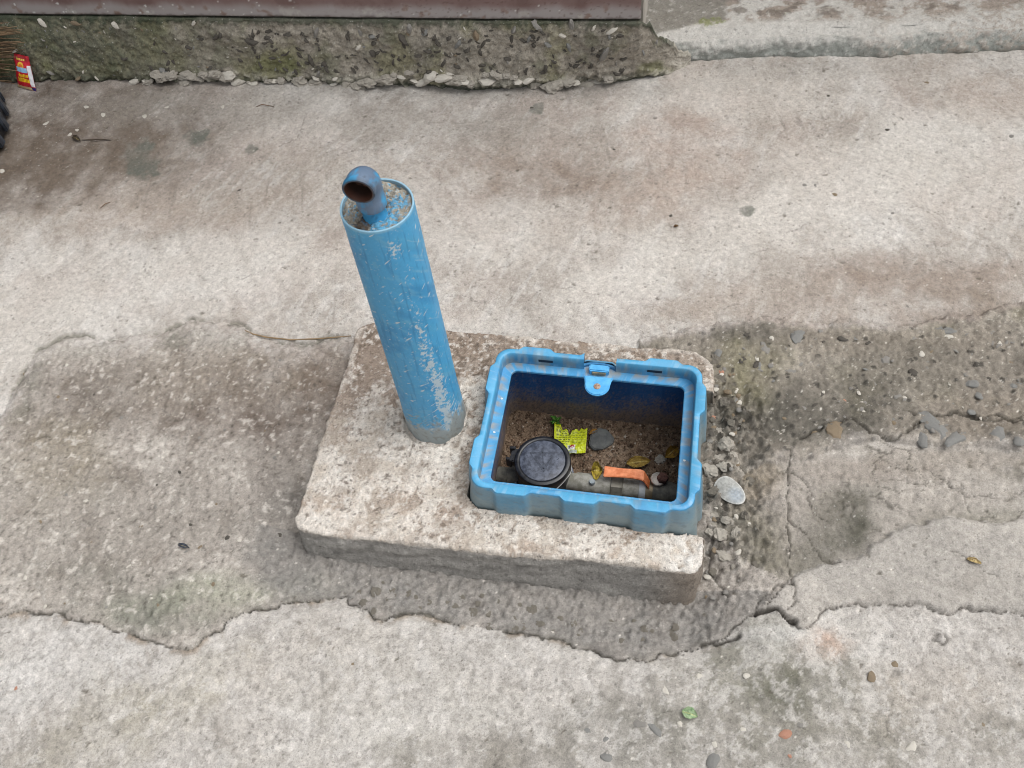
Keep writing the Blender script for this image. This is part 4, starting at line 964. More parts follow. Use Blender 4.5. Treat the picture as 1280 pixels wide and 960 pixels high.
# ------------------------------------------------------------------ valve and pipe run
PZ = -.072
v0 = at(742, 605, PZ); yv = v0[1]
valve = tag(empty('ball_valve', (at(790, 608, PZ)[0], yv, PZ-.02)), 'grey pipe run with a ball valve and orange lever beside the meter', 'valve')
vx = valve.location.x
def xo(u): return at(u, 600+(u-722)*.115, PZ)[0]-vx
def seg(name, u0, u1, prof, mat, n=36, parent=valve):
    a, b = xo(u0), xo(u1); P = [(r, a+(b-a)*t) for t, r in prof]
    return obj(name, smooth_by_angle(lathe_mesh(name, P, n, (0, 0, .02), 'X'), 30), mat, parent)
seg('coupling', 700, 764, [(0, .015), (0, .0165), (.30, .0165), (.34, .0185), (.97, .0195), (1, .0185), (1, .012)], M_GREY)
seg('hex_nut', 763.5, 779, [(0, .014), (0, .0215), (.08, .0228), (.92, .0228), (1, .0215), (1, .014)], pmat('nut_grey', (110, 108, 98), (140, 136, 126), 60, .5, .3, .2), 6)
seg('sleeve', 778, 800, [(0, .0165), (0, .0172), (1, .0172), (1, .0165)], M_GREY)
seg('white_collar', 799, 807, [(0, .0175), (0, .0192), (.1, .0198), (.9, .0198), (1, .0192), (1, .0175)], pmat('white_collar', (168, 174, 178), (196, 200, 202), 60, .5))
seg('brass_adapter', 806.5, 817, [(0, .0165), (0, .0182), (1, .0182), (1, .0165)], pmat('dull_brass', (120, 108, 88), (146, 134, 112), 60, .5, .4, .2))
seg('valve_body', 816, 842, [(0, .0165), (0, .0185), (.15, .0205), (.8, .0205), (1, .018), (1.6, .018)], M_DKP)
b_ = lathe_mesh('bleed_screw', [(.0001, .007), (.005, .007), (.006, .005), (.006, 0)], 14, (xo(741), -.006, .036)); obj('bleed_screw', smooth_by_angle(b_), pmat('bolt_grey', (126, 136, 142), (150, 158, 162), 90, .5, .3), valve)
M_RUST = pmat('rusty_iron', (70, 46, 42), (116, 84, 74), 150, .9, .1, .8)
M_ORG = pmat('orange_grip', (206, 116, 70), (236, 150, 104), 70, .45, 0, .1, 200)
def lever():
    z = .052                                   # over the pipe axis, local height of the grip
    pts = [(755, 589), (766, 590), (779, 591), (792, 592), (800, 593), (805, 595), (808.5, 600), (812, 606)]
    zz = [-.030, -.030, -.030, -.030, -.030, -.032, -.041, -.050]; wd = [.0112, .0098, .0090, .0094, .0104, .0104, .0098, .0088]
    P = [at(u, v, h)-np.array([vx, yv, PZ-.02]) for (u, v), h in zip(pts, zz)]
    bm = bmesh.new(); prev = None
    for i, (p, w) in enumerate(zip(P, wd)):
        q = [bm.verts.new((p[0], p[1]+w, p[2]+.0012)), bm.verts.new((p[0], p[1]-w, p[2]+.0012)), bm.verts.new((p[0], p[1]-w, p[2]-.0040)), bm.verts.new((p[0], p[1]+w, p[2]-.0040))]
        if prev:
            for k in range(4): bm.faces.new((prev[k], prev[(k+1) % 4], q[(k+1) % 4], q[k]))
        else: bm.faces.new(q[::-1])
        prev = q
    bm.faces.new(prev); bmesh.ops.recalc_face_normals(bm, faces=bm.faces)
    bmesh.ops.bevel(bm, geom=[e for e in bm.edges if e.calc_face_angle(0) > .9], offset=.0012, segments=2, affect='EDGES')
    lv = bm_obj('lever', bm, M_ORG, valve, True)
    smooth_by_angle(lv.data, 40)
    s = at(827, 598, -.040)-np.array([vx, yv, PZ-.02])
    obj('lever_plate', lathe_mesh('lever_plate', [(.0001, .003), (.013, .003), (.014, .002), (.014, -.002), (.0001, -.002)], 10, tuple(s+[-.006, 0, -.005])), pmat('pale_zinc', (176, 168, 158), (206, 200, 192), 130, .45, .3, .3), lv)
    obj('stem_nut', lathe_mesh('stem_nut', [(.0001, .008), (.0085, .008), (.0105, .006), (.0105, -.004), (.0001, -.004)], 6, tuple(s+[.002, 0, 0])), M_RUST, valve)
    obj('stem', lathe_mesh('stem', [(.0065, 0), (.0065, -.022)], 14, tuple(s)), M_RUST, valve)
lever()

# ------------------------------------------------------------------ litter in the box
def sheet(name, w, h, nx, ny, paint, mat, bend, seed=0, thick=.0008, outline=None):
    """a thin crumpled film with real thickness; paint(a, b) gives colours over 0..1"""
    a, b = np.meshgrid(np.linspace(0, 1, nx), np.linspace(0, 1, ny)); a = a.astype(np.float32); b = b.astype(np.float32)
    x, y, z = (a-.5)*w, (b-.5)*h, bend(a, b)
    if outline is not None: x, y = outline(a, b, x, y)
    c = paint(a, b); top = np.stack([x, y, z], -1).reshape(-1, 3); bot = top-[0, 0, thick]; N = nx*ny
    Q = grid_q(nx, ny); e = []
    for i in range(nx-1): e += [(i+1, i, N+i, N+i+1), ((ny-1)*nx+i, (ny-1)*nx+i+1, N+(ny-1)*nx+i+1, N+(ny-1)*nx+i)]
    for j in range(ny-1): e += [(j*nx, (j+1)*nx, N+(j+1)*nx, N+j*nx), ((j+1)*nx+nx-1, j*nx+nx-1, N+j*nx+nx-1, N+(j+1)*nx+nx-1)]
    C = np.concatenate([c.reshape(-1, 3), c.reshape(-1, 3)*.9])
    return np_mesh(name, np.concatenate([top, bot]), np.concatenate([Q, Q[:, ::-1]+N, np.array(e)]), np.clip(C, .008, .92)*.92)
def rect(a, b, x0, x1, y0, y1): return ((a > x0) & (a < x1) & (b > y0) & (b < y1)).astype(np.float32)
def yw_paint(a, b):
    c = lin((214, 224, 44))*np.ones(a.shape+(1,), np.float32); c = mixc(c, (186, 196, 30), ss(.1, .6, fbm(a, b, 4, 3, 701))*.6)
    r = np.random.default_rng(4)
    for k in range(7):                          # lines of print too small to read
        y0 = .88-.085*k; xx = .06
        while xx < .44:
            w = r.uniform(.03, .09); c = mixc(c, (74, 84, 24), rect(a, b, xx, xx+w, y0, y0+.045)*.75); xx += w+.025
    for k in range(5):
        y0 = .84-.10*k; xx = .56
        while xx < .90:
            w = r.uniform(.04, .1); c = mixc(c, (104, 112, 30), rect(a, b, xx, xx+w, y0, y0+.04)*.6); xx += w+.03
    c = mixc(c, (236, 236, 232), rect(a, b, .42, .66, .16, .36)); c = mixc(c, (196, 40, 44), ss(.075, .06, np.hypot(a-.56, b-.30))); c = mixc(c, (236, 232, 228), ss(.04, .03, np.hypot(a-.57, b-.28)))
    c = mixc(c, (40, 40, 40), rect(a, b, .44, .50, .2, .34)*.8); c = mixc(c, (178, 188, 196), rect(a, b, .12, .72, .0, .13)*.9); c = mixc(c, (110, 104, 130), rect(a, b, .2, .5, .03, .08)*.7)
    return c
def place(o, u, v, z, rz, rx=0., ry=0.):
    p = at(u, v, z); o.location = (p[0], p[1], z); o.rotation_euler = (rx, ry, rz); return o
wz = soil_z(*s2(714, 552, -.1))
def yw_out(a, b, x, y):
    y = y+np.where(b > .7, (b-.7)*(.05*ss(.26, .12, a)-.035*ss(.40, .47, a)*ss(.56, .49, a)+.006*np.sin(a*40)), 0); x = x+(b-.5)*.006*(a-.5); return x, y
me = sheet('candy_wrapper', .062, .050, 70, 56, yw_paint, M_PRINT, lambda a, b: .005*np.abs(a-.47)*2+.0025*fbm(a, b, 3, 3, 711)+.001*fbm(a, b, 9, 2, 715), 0, .0006, yw_out)
place(tag(obj('snack_wrapper', me, M_PRINT), 'torn yellow snack wrapper lying on the soil in the box', 'wrapper'), 713, 552, wz+.007, .10, .12, 0)
def slate():
    bm = bmesh.new(); o = [(-.024, -.012), (-.014, -.022), (.006, -.020), (.024, -.008), (.027, .004), (.012, .022), (-.004, .026), (-.020, .018)]
    vs = [bm.verts.new((x, y, 0)) for x, y in o]; f = bm.faces.new(vs); r = bmesh.ops.extrude_face_region(bm, geom=[f]); tv = [v for v in r['geom'] if isinstance(v, bmesh.types.BMVert)]
    for v in tv: v.co.z = .008+.002*math.sin(v.co.x*90); v.co.x *= .93; v.co.y *= .93
    bmesh.ops.bevel(bm, geom=list(bm.edges), offset=.0015, segments=2, affect='EDGES')
    return bm_obj('flat_stone', bm, pmat('slate_grey', (84, 86, 86), (106, 108, 106), 60, .8, 0, .3, 160))
place(tag(slate(), 'flat dark grey stone beside the yellow wrapper in the box', 'stone'), 751, 551, soil_z(*s2(751, 551, -.1))-.001, .1, .14, .05)
def leaf_mesh(name, L, W, seed, c1, c2, curl=.006):
    nx, ny = 40, 26; a, b = np.meshgrid(np.linspace(0, 1, nx), np.linspace(-1, 1, ny)); a = a.astype(np.float32); b = b.astype(np.float32)
    wv = W*np.sin(np.pi*np.clip(a, .015, .985)**.85)**.8; x = (a-.5)*L; y = b*wv/2*(1+.12*fbm(a, b, 6, 2, seed))
    z = curl*(b*b)*.8+curl*np.sin(a*3)*.8+.0012*fbm(a, b, 5, 3, seed+3)
    c = lin(c1)*np.ones(a.shape+(1,), np.float32); c = mixc(c, c2, ss(-.1, .6, fbm(a, b, 3, 4, seed+6))); c = mixc(c, (206, 188, 120), ss(.07, .02, np.abs(b))*.7)
    c = mixc(c, (86, 66, 40), ss(.1, .02, np.abs(((a*9-np.abs(b)*2.5) % 1)-.5))*.35)
    top = np.stack([x, y, z], -1).reshape(-1, 3); bot = top-[0, 0, .0006]; N = nx*ny; Q = grid_q(nx, ny); rim_ = [i for i in range(nx)]+[j*nx+nx-1 for j in range(1, ny)]+[(ny-1)*nx+i for i in range(nx-2, -1, -1)]+[j*nx for j in range(ny-2, 0, -1)]
    e = [(rim_[(i+1) % len(rim_)], rim_[i], N+rim_[i], N+rim_[(i+1) % len(rim_)]) for i in range(len(rim_))]
    return np_mesh(name, np.concatenate([top, bot]), np.concatenate([Q, Q[:, ::-1]+N, np.array(e)]), np.concatenate([c.reshape(-1, 3)]*2))
def leaf(u, v, L, W, rz, seed, c1, c2, label, z=None, rx=.1, ry=0., curl=.006):
    o = obj('fallen_leaf', leaf_mesh('fallen_leaf', L, W, seed, c1, c2, curl), M_LEAF); p = s2(u, v, -.1)
    place(o, u, v, (soil_z(*p)+.004) if z is None else z, rz, rx, ry); tag(o, label, 'leaf', 'leaves in the meter box'); return o
leaf(798, 578, .046, .022, .25, 11, (150, 126, 60), (120, 96, 50), 'olive brown fallen leaf behind the orange lever', z=-.085, rx=.3)
leaf(746, 588, .020, .034, .1, 14, (178, 158, 62), (134, 112, 50), 'crumpled yellow leaf at the left end of the orange lever', z=-.058, rx=.5, curl=.012)
leaf(838, 566, .032, .022, .9, 17, (156, 122, 48), (112, 84, 40), 'yellow brown leaf in the rear right corner of the box', z=-.085, rx=.4, curl=.01)
leaf(742, 541, .020, .008, .6, 20, (176, 130, 60), (140, 96, 46), 'small tan leaf scrap above the flat grey stone')
def sprig():
    root = tag(empty('green_sprig', at(695, 532, -.09)), 'tiny green sprig beside the yellow wrapper', 'plant'); m = pmat('green_leaf', (70, 120, 46), (96, 150, 62), 90, .6, 0, .1)
    obj('stem', tube_path('stem', [(0, 0, -.006), (.001, 0, .010), (.002, .004, .024)], [.0009, .0008, .0005], 6), m, root)
    for k in range(10):
        an = k*2.4; l = leaf_mesh('leaf', .014, .006, 800+k, (60, 116, 40), (98, 150, 60), .002); o = obj('leaf', l, M_LEAF, root)
        o.location = (math.cos(an)*.006, math.sin(an)*.006, .002+.0024*k); o.rotation_euler = (0, -.5, an)
sprig()
def loose(name, u, v, z, sz, mesh, mat, label, cat, rz=0., group=None):
    me_ = mesh
    if mat is not None:
        me_ = mesh.copy(); me_.materials.clear(); me_.materials.append(mat)
    o = obj(name, me_, None); o.scale = sz; place(o, u, v, z, rz); tag(o, label, cat, group); return o
loose('mortar_chunk', 826, 574, -.094, (.011, .009, .009), LUMPS[0], None, 'pale lump of broken mortar beside the rusty valve nut', 'rubble', .4)
loose('rusty_lump', 812, 572, -.098, (.009, .007, .006), LUMPS[1], M_RUST, 'dark reddish lump on the soil left of the pale mortar lump', 'rubble', .9)
# ------------------------------------------------------------------ footing under the shutter
FH = .175
BASE = np.array([(-6., 1.42), (-2.6, 1.585), (-2.013, 1.659), (-1.787, 1.688), (-1.339, 1.722), (-1.011, 1.738), (-.737, 1.750), (-.488, 1.748), (-.293, 1.777), (-.101, 1.814), (-.026, 1.846), (.02, 1.885)])
TOPL = np.array([(-6., 1.47), (-2.6, 1.672), (-1.70, 1.737), (-1.27, 1.752), (-.86, 1.766), (-.475, 1.780), (-.108, 1.797), (.02, 1.90)])
def yb_(x): return np.interp(x, BASE[:, 0], BASE[:, 1])
def yt_(x): return np.interp(x, TOPL[:, 0], TOPL[:, 1])
def fh_(x): return np.interp(x, [-.104, -.06, .0, .03], [FH, .115, .045, .002])
def fface(x, z): t = np.clip(z/FH, 0, 1); return yb_(x)*(1-t)+yt_(x)*t
def on_face(u, v):
    best = None
    for z in np.linspace(0, FH, 60):
        p = at(u, v, z); e = abs(p[1]-float(fface(p[0], z)))
        if best is None or e < best[0]: best = (e, p)
    return best[1]
def build_footing():
    xs = np.concatenate([-6+np.cumsum(np.full(20, .19)), np.arange(-2.1, .018, .0032)]); rows = np.concatenate([np.linspace(-.04, FH, 76), FH+np.array([.0, .0, .0, .0])])
    back = np.concatenate([np.zeros(76), [.01, .03, .08, .2]])
    x, t = np.meshgrid(xs, np.arange(len(rows))); x = x.astype(np.float32)
    z = rows[t].astype(np.float32); sc = fh_(x+(.012*fbm(x, x*0, 40, 3, 899))*ss(-.104, -.09, x))/FH; z = np.where(z > 0, z*sc, z).astype(np.float32)
    q = (z/np.maximum(fh_(x), .01)).astype(np.float32)
    w1, w2, wi = worley(x+.004*fbm(x, z, 60, 2, 901), z, 48, 41); u1, u2, ui = worley(x, z+.003*fbm(x, z, 80, 2, 903), 120, 42)
    a = fbm(x, z, 12, 4, 905); b = fbm(x, z, 60, 4, 910, .65); c_ = fbm(x, z, 150, 2, 914)
    lowm = ss(.34, .10, q+.10*a)
    y = fface(x, np.clip(z, 0, FH))+back[t]
    y = y-.006*a-.003*b-lowm*(.014*np.clip(.62-w1, 0, 1)*(wi > .35)-.010*ss(.13, .03, q))-.004*np.clip(.5-u1, 0, 1)*(ui > .6)
    bk = np.where(x > -.108, np.minimum(back[t], .005), back[t]); y = y-back[t]+bk; dn = (x > -.108) & (back[t] > .05); z = np.where(dn, -.03, z); y = y+np.where(dn, .05, 0)
    y = np.where((z > FH*.97) | (back[t] > 0), np.maximum(y, fface(x, FH)+bk-.002), y)
    zz = z+np.where(back[t] > 0, .003*a, 0)
    left = ss(-1.05, -1.5, x+.15*a)
    C = lin((162, 155, 143))*np.ones(x.shape+(1,), np.float32)
    C = mixc(C, (142, 139, 110), ss(-.1, .6, fbm(x, z, 8, 4, 921)-.3*(x+.9))*.7)
    C = mixc(C, (128, 124, 114), ss(.1, .6, a)*.5); C = mixc(C, (118, 118, 94), left*.7)
    C = mixc(C, (84, 88, 76), left*ss(-.3, .5, b+.5*a)*.75); C = mixc(C, (104, 108, 82), ss(.4, .8, fbm(x, z, 11, 3, 925))*.4)
    C = mixc(C, (104, 108, 60), ss(.25, .05, np.abs(q-.35))*ss(.1, .6, fbm(x, z, 7, 3, 928))*.55)
    C = mixc(C, (196, 192, 178), lowm*ss(-.1, .4, a+.5*b+.1-.9*left)*.8)
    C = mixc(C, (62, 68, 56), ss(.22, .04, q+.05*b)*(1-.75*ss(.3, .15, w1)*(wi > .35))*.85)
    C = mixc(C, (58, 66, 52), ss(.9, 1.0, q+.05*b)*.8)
    C = mixc(C, (70, 64, 54), ss(.22, .1, u1)*(ui < .16)*.7); C = mixc(C, (196, 192, 182), ss(.16, .08, u1)*(ui > .93)*.7)
    C = mixc(C, (186, 180, 168), ss(-.06, .0, x+.03*b)*.8)
    C *= (1+.13*b+.08*c_)[..., None]
    global F_XS, F_Y, F_Z; F_XS, F_Y, F_Z = xs, y, zz
    V = np.stack([x, y, zz], -1)
    return obj('concrete_footing', np_mesh('concrete_footing', V, grid_q(len(xs), len(rows)), np.clip(C, .01, .9)*.9), M_FOOT)
footing = tag(build_footing(), 'mossy rough concrete footing studded with stones under the brown steel shutter', 'footing')
def fstone(u, v, px, mi, asp=1.5, proud=.25, rot=None, mesh=None, name='stone'):
    p = on_face(u, v); s = px*.00205/2; o = bpy.data.objects.new(name, mesh or rock(mi, R.randrange(6))); q = s/math.sqrt(asp)
    o.scale = (q*asp, q*1.0, q); i_ = min(np.searchsorted(F_XS, p[0]), len(F_XS)-1); o.location = (p[0], float(np.interp(p[2], F_Z[:76, i_], F_Y[:76, i_]))+q*(.5-proud), p[2]); o.rotation_euler = (math.pi/2*0+R.uniform(-.3, .3), R.uniform(0, 6.28) if rot is None else rot, R.uniform(-.25, .25))
    return link(o, footing)
for (u, v, px, mi) in [(54, 28, 14, 3), (96, 28, 13, 5), (146, 30, 13, 3), (208, 88, 16, 0), (228, 97, 17, 3), (60, 91, 13, 2), (122, 99, 9, 3), (97, 98, 10, 5), (242, 29, 11, 3), (20, 62, 9, 3), (448, 59, 10, 3), (530, 42, 12, 0), (573, 55, 12, 0), (595, 46, 19, 5), (662, 48, 13, 0), (686, 57, 13, 0), (711, 60, 11, 0), (703, 45, 11, 3), (762, 45, 11, 0), (765, 37, 13, 3), (804, 66, 9, 0), (755, 67, 22, 2), (714, 34, 14, 2), (464, 47, 13, 0), (395, 41, 14, 2), (450, 40, 11, 2), (512, 35, 12, 2), (642, 38, 12, 2), (672, 33, 16, 2), (398, 92, 12, 2), (720, 82, 10, 1), (742, 35, 9, 3), (820, 52, 9, 2), (315, 50, 16, 1), (360, 44, 12, 1), (435, 46, 9, 1), (390, 75, 14, 1), (467, 66, 11, 1), (505, 48, 17, 1), (547, 53, 12, 1), (535, 62, 12, 1)]:
    fstone(u, v, px, mi, R.uniform(1.1, 1.7), .25)
for i in range(150):
    u = R.uniform(330, 780) if i < 115 else R.uniform(150, 380); v = R.uniform(38, 92)
    fstone(u, v, R.uniform(6, 12), 1, R.uniform(1.0, 1.9), .10)
for i in range(60):
    fstone(R.uniform(20, 780), R.uniform(34, 95), R.uniform(3, 6), R.choice([3, 2, 5, 0]), R.uniform(1, 1.6), .2)
for i in range(64):
    u = 170+i*9.4+R.uniform(-6, 6); v = 102+R.uniform(-9, 5)+4*math.sin(u*.02)-(14*ss(740, 840, u))
    o = fstone(u, v, R.uniform(8, 24), 3, R.uniform(1.1, 1.9), .55, rot=R.uniform(-.4, .4), mesh=(LUMPS[R.randrange(4)] if R.random() < .55 else None))

# ------------------------------------------------------------------ raised step beside it
def build_step():
    xs = np.concatenate([np.arange(-.115, .93, .0034), .93+np.cumsum(np.linspace(.02, .5, 16))]); S1 = np.linspace(-.03, .062, 30); dp = np.concatenate([np.linspace(.004, .30, 82), [.45]])
    lipz = .062
    x, k = np.meshgrid(xs, np.arange(30+len(dp))); x = x.astype(np.float32)
    eb = np.interp(x, [-.115, -.06, .03, .24, .465, .65, .80, 1.5, 5], [1.835, 1.872, 1.899, 1.924, 1.936, 1.970, 1.986, 2.08, 2.5])
    s = np.where(k < 30, S1[np.minimum(k, 29)], lipz); d = np.where(k < 30, 0, dp[np.clip(k-30, 0, len(dp)-1)])
    t = np.clip(s/lipz, 0, 1); y = eb+.030*t**2.2+d; z = s*1.-.010*(1-np.clip(d/.03, 0, 1))**2*(t >= .999)
    z = np.where(k < 30, np.minimum(z, lipz-.010), z)
    x2 = x; y2 = y.astype(np.float32)
    a = fbm(x2, y2+s.astype(np.float32), 10, 4, 941); b = fbm(x2, y2+s.astype(np.float32), 55, 4, 945, .65)
    z = z+.003*a+.0015*b; y = y-.006*a*(k < 34)-.002*b
    C = lin((200, 197, 191))*np.ones(x.shape+(1,), np.float32)
    C = mixc(C, (150, 136, 124), ss(.03, .06, d+.012*a)*ss(-.15, .35, fbm(x2, y2, 13, 5, 951, .6)+.12)*.8)
    C = mixc(C, (120, 112, 104), ss(.04, .08, d+.012*a)*ss(.2, .6, fbm(x2, y2, 22, 4, 956, .6)+.1*a)*.7)
    C = mixc(C, (142, 138, 130), ss(.10, .08, x+.006*b)*ss(.024, .036, d-.02*ss(-.05, .05, x)+.006*a)*.95)
    C = mixc(C, (128, 136, 72), ss(.5, .9, ss(.05, .02, np.hypot(x-.055, (d-.050)*1.6))+.7*b+.2*a-.1)*.7)
    C = mixc(C, (130, 136, 130), (k < 30)*ss(.95, .35, t+.2*a+.2*b)*.75)  # shade of the front face painted into the step's colour
    C = mixc(C, (168, 158, 147), ss(.3, .7, x+.15*a)*ss(-.2, .4, b+.4*a)*.75)
    C = mixc(C, (96, 96, 88), (k < 30)*ss(.25, .05, t)*.7)
    C = mixc(C, (228, 225, 220), ss(.4, .9, b)*.4)
    return obj('step', np_mesh('step', np.stack([x, y, z], -1), grid_q(len(xs), 30+len(dp)), np.clip(C, .01, .9)*.88), M_PLAST)
step = build_step(); step['kind'] = 'structure'; step['label'] = 'low whitewashed cement step'

# ------------------------------------------------------------------ steel shutter and the house behind
M_SHUT = bpy.data.materials.new('shutter_paint')
def mk_shut():
    m = M_SHUT; m.use_nodes = True; n = m.node_tree.nodes; L = m.node_tree.links; b = n['Principled BSDF']; b.inputs['Roughness'].default_value = .5; b.inputs['Metallic'].default_value = .0
    a = n.new('ShaderNodeAttribute'); a.attribute_name = 'Col'; L.new(a.outputs['Color'], b.inputs['Base Color'])
mk_shut()
shut = tag(empty('steel_shutter', (-1.2, 1.77, FH)), 'brown painted steel shutter edge spattered with white, above the mossy footing', 'shutter')
def build_rail():
    xs = np.concatenate([[-2.6, -2.2], np.arange(-1.95, -.1055, .0036)]); pr = [(-.03, .010), (.05, .0105), (.006, .009), (.0035, .0115), (.002, .016), (.0012, .024), (.0010, .034), (.0012, .044), (.0022, .052), (.006, .058), (.012, .062), (.03, .064)]
    pr = [(.05, .004), (.004, .004), (.0012, .0055)]+[(.0004+.00002*i, .0075+i*.0022) for i in range(24)]+[(.003, .0605), (.008, .063), (.03, .064)]
    x, k = np.meshgrid(xs, np.arange(len(pr))); x = x.astype(np.float32); P = np.array(pr); z = (P[k][..., 1]).astype(np.float32)
    y = yt_(x)+P[k][..., 0]+.006+.0012*fbm(x, z, 6, 3, 961)
    n1_ = fbm(x, z*.4, 9, 5, 965, .6); n2_ = fbm(x, z, 60, 3, 970, .6); n3_ = fbm(x, z, 120, 2, 973)
    C = lin((128, 104, 100))*np.ones(x.shape+(1,), np.float32); C = mixc(C, (104, 78, 74), ss(0, .7, n1_)*.5)
    dust_refl = ss(.046, .020, z+.008*n1_); C = mixc(C, (172, 168, 167), dust_refl*.8)  # paler lower rail: dust, plus reflected light put into the colour
    C = mixc(C, (186, 182, 176), dust_refl*ss(.2, .6, n1_+.3*n2_-.5*np.abs(x+.85))*.8); C = mixc(C, (122, 84, 62), dust_refl*ss(.5, .9, fbm(x, z, 30, 3, 975))*.6)
    w1, _, wi = worley(x, z, 42, 51); C = mixc(C, (222, 222, 220), ss(.14, .09, w1)*(wi > .72)*ss(-.9, -1.5, x-.4*n1_)); w1, _, wi = worley(x, z*.8, 90, 52); C = mixc(C, (216, 214, 210), ss(.16, .1, w1)*(wi > .9)*.9)
    C = mixc(C, (92, 64, 60), ss(.5, .8, n3_)*ss(-1.0, -.5, x)*.5); C = mixc(C, (74, 60, 52), ss(.012, .006, z+.003*n2_)*.6)
    V = np.stack([x-shut.location.x, y-shut.location.y, z], -1)
    obj('bottom_rail', np_mesh('bottom_rail', V, grid_q(len(xs), len(pr)), np.clip(C, .01, .9)*.9), M_SHUT, shut)
build_rail()
M_SLAT = pmat('slat_paint', (96, 72, 66), (112, 88, 82), 12, .5, .1, .1)
def slat_mesh():
    bm = bmesh.new(); pr = [(0, .0), (-.010, .012), (-.012, .04), (-.004, .068), (.004, .072), (.004, -.002)]
    L = 2.49; a = [bm.verts.new((-L/2, y, z)) for y, z in pr]; b = [bm.verts.new((L/2, y, z)) for y, z in pr]
    for i in range(6): bm.faces.new((a[i], a[(i+1) % 6], b[(i+1) % 6], b[i]))
    bm.faces.new(a[::-1]); bm.faces.new(b); me = bpy.data.meshes.new('slat'); bmesh.ops.recalc_face_normals(bm, faces=bm.faces); bm.to_mesh(me); bm.free(); me.materials.append(M_SLAT); return me
sm2 = slat_mesh(); ang = math.atan2(float(yt_(-.11)-yt_(-2.5)), 2.39)
for i in range(18):
    o = link(bpy.data.objects.new('slat', sm2), shut); o.location = (-1.352+1.2, float(yt_(-1.352))+.034-1.77, .066+.074*i); o.rotation_euler = (0, 0, ang)
def wall_box(bm, x0, x1, y0, y1, z0, z1):
    v = [bm.verts.new(p) for p in ((x0, y0, z0), (x1, y0, z0), (x1, y1, z0), (x0, y1, z0), (x0, y0, z1), (x1, y0, z1), (x1, y1, z1), (x0, y1, z1))]
    for f in ((0, 1, 5, 4), (1, 2, 6, 5), (2, 3, 7, 6), (3, 0, 4, 7), (4, 5, 6, 7), (3, 2, 1, 0)): bm.faces.new([v[i] for i in f])
M_WALL = pmat('grey_render', (158, 152, 144), (186, 180, 172), 5, .95, 0, .4, 60)
bm = bmesh.new()
wall_box(bm, -.20, -.104, 1.842, 2.30, .02, 1.7); wall_box(bm, -.104, 4.2, 2.30, 2.5, -.1, 1.7); wall_box(bm, -6, -2.62, 1.75, 2.3, FH+.002, 1.7); wall_box(bm, -2.62, -.20, 1.90, 2.3, FH+1.40, 1.7)
hw = tag(bm_obj('house_wall', bm, M_WALL), 'grey rendered house wall around the brown shutter and behind the step', 'wall')

# ------------------------------------------------------------------ litter and oddments on the yard
def red_paint(a, b):
    c = lin((196, 26, 44))*np.ones(a.shape+(1,), np.float32); c = mixc(c, (150, 16, 30), ss(.80, .9, b)*.8); c = mixc(c, (214, 48, 66), ss(.2, .6, fbm(a, b, 4, 3, 981))*.4)
    c = mixc(c, (240, 190, 60), ((np.hypot((a-.52)*1.0, (b-.66)*1.25) < .20) & (b > .64)).astype(np.float32)); c = mixc(c, (226, 120, 40), ((np.hypot((a-.52)*1.0, (b-.66)*1.25) < .12) & (b > .64)).astype(np.float32))
    c = mixc(c, (150, 196, 228), rect(a, b, .22, .86, .52, .66)); 
    r = np.random.default_rng(12)
    for y0, y1, x0, x1 in ((.38, .49, .34, .80), (.24, .36, .22, .86)):   # two lines of yellow lettering
        xx = x0
        while xx < x1:
            w = r.uniform(.035, .06); lean = (b-y0)*.25
            c = mixc(c, (250, 214, 40), rect(a-lean, b, xx, xx+w, y0, y0+(y1-y0)*r.uniform(.72, 1))); xx += w+.018
    for k in range(4): c = mixc(c, (236, 200, 90), rect(a, b, .3+.12*k, .39+.12*k, .86, .90))
    c = mixc(c, (246, 206, 70), ss(.06, .04, np.hypot(a-.24, (b-.89)*1.2)))
    c = mixc(c, (214, 190, 140), rect(a, b, .0, .82, .0, .10)); c = mixc(c, (40, 40, 110), rect(a, b, .82, 1.01, .0, .09)); c = mixc(c, (232, 232, 236), rect(a, b, .88, 1.01, .12, .74))
    return c
def pouch():
    nx, ny = 60, 80; a, b = np.meshgrid(np.linspace(0, 1, nx), np.linspace(0, 1, ny)); a = a.astype(np.float32); b = b.astype(np.float32)
    w = .062*(1-.20*b); bul = .010*np.clip(np.sin(np.pi*a), 0, 1)**.6*np.clip(np.sin(np.pi*b), 0, 1)**.6
    x = (a-.5)*w+.004*b; z = (b)*.088; y1 = -bul-.0006+.0015*fbm(a, b, 4, 3, 985); y2 = bul*.6+.0006
    f = np.stack([x, y1, z], -1).reshape(-1, 3); g = np.stack([x, y2, z], -1).reshape(-1, 3); N = nx*ny; Q = grid_q(nx, ny)
    e = []
    for i in range(nx-1): e += [(i+1, i, N+i, N+i+1), ((ny-1)*nx+i, (ny-1)*nx+i+1, N+(ny-1)*nx+i+1, N+(ny-1)*nx+i)]
    for j in range(ny-1): e += [(j*nx, (j+1)*nx, N+(j+1)*nx, N+j*nx), ((j+1)*nx+nx-1, j*nx+nx-1, N+j*nx+nx-1, N+(j+1)*nx+nx-1)]
    c = red_paint(a, b).reshape(-1, 3)
    return np_mesh('sachet', np.concatenate([f, g]), np.concatenate([Q, Q[:, ::-1]+N, np.array(e)]), np.concatenate([c, np.tile(lin((190, 24, 40)), (N, 1))])*.95)
po = obj('snack_sachet', pouch(), M_PRINT); pp = at(34, 110, .012); po.location = (pp[0], pp[1]-.002, .010); po.rotation_euler = (math.radians(-24), math.radians(0), math.radians(-14))
tag(po, 'small red snack sachet with yellow lettering leaning against the mossy footing', 'sachet')
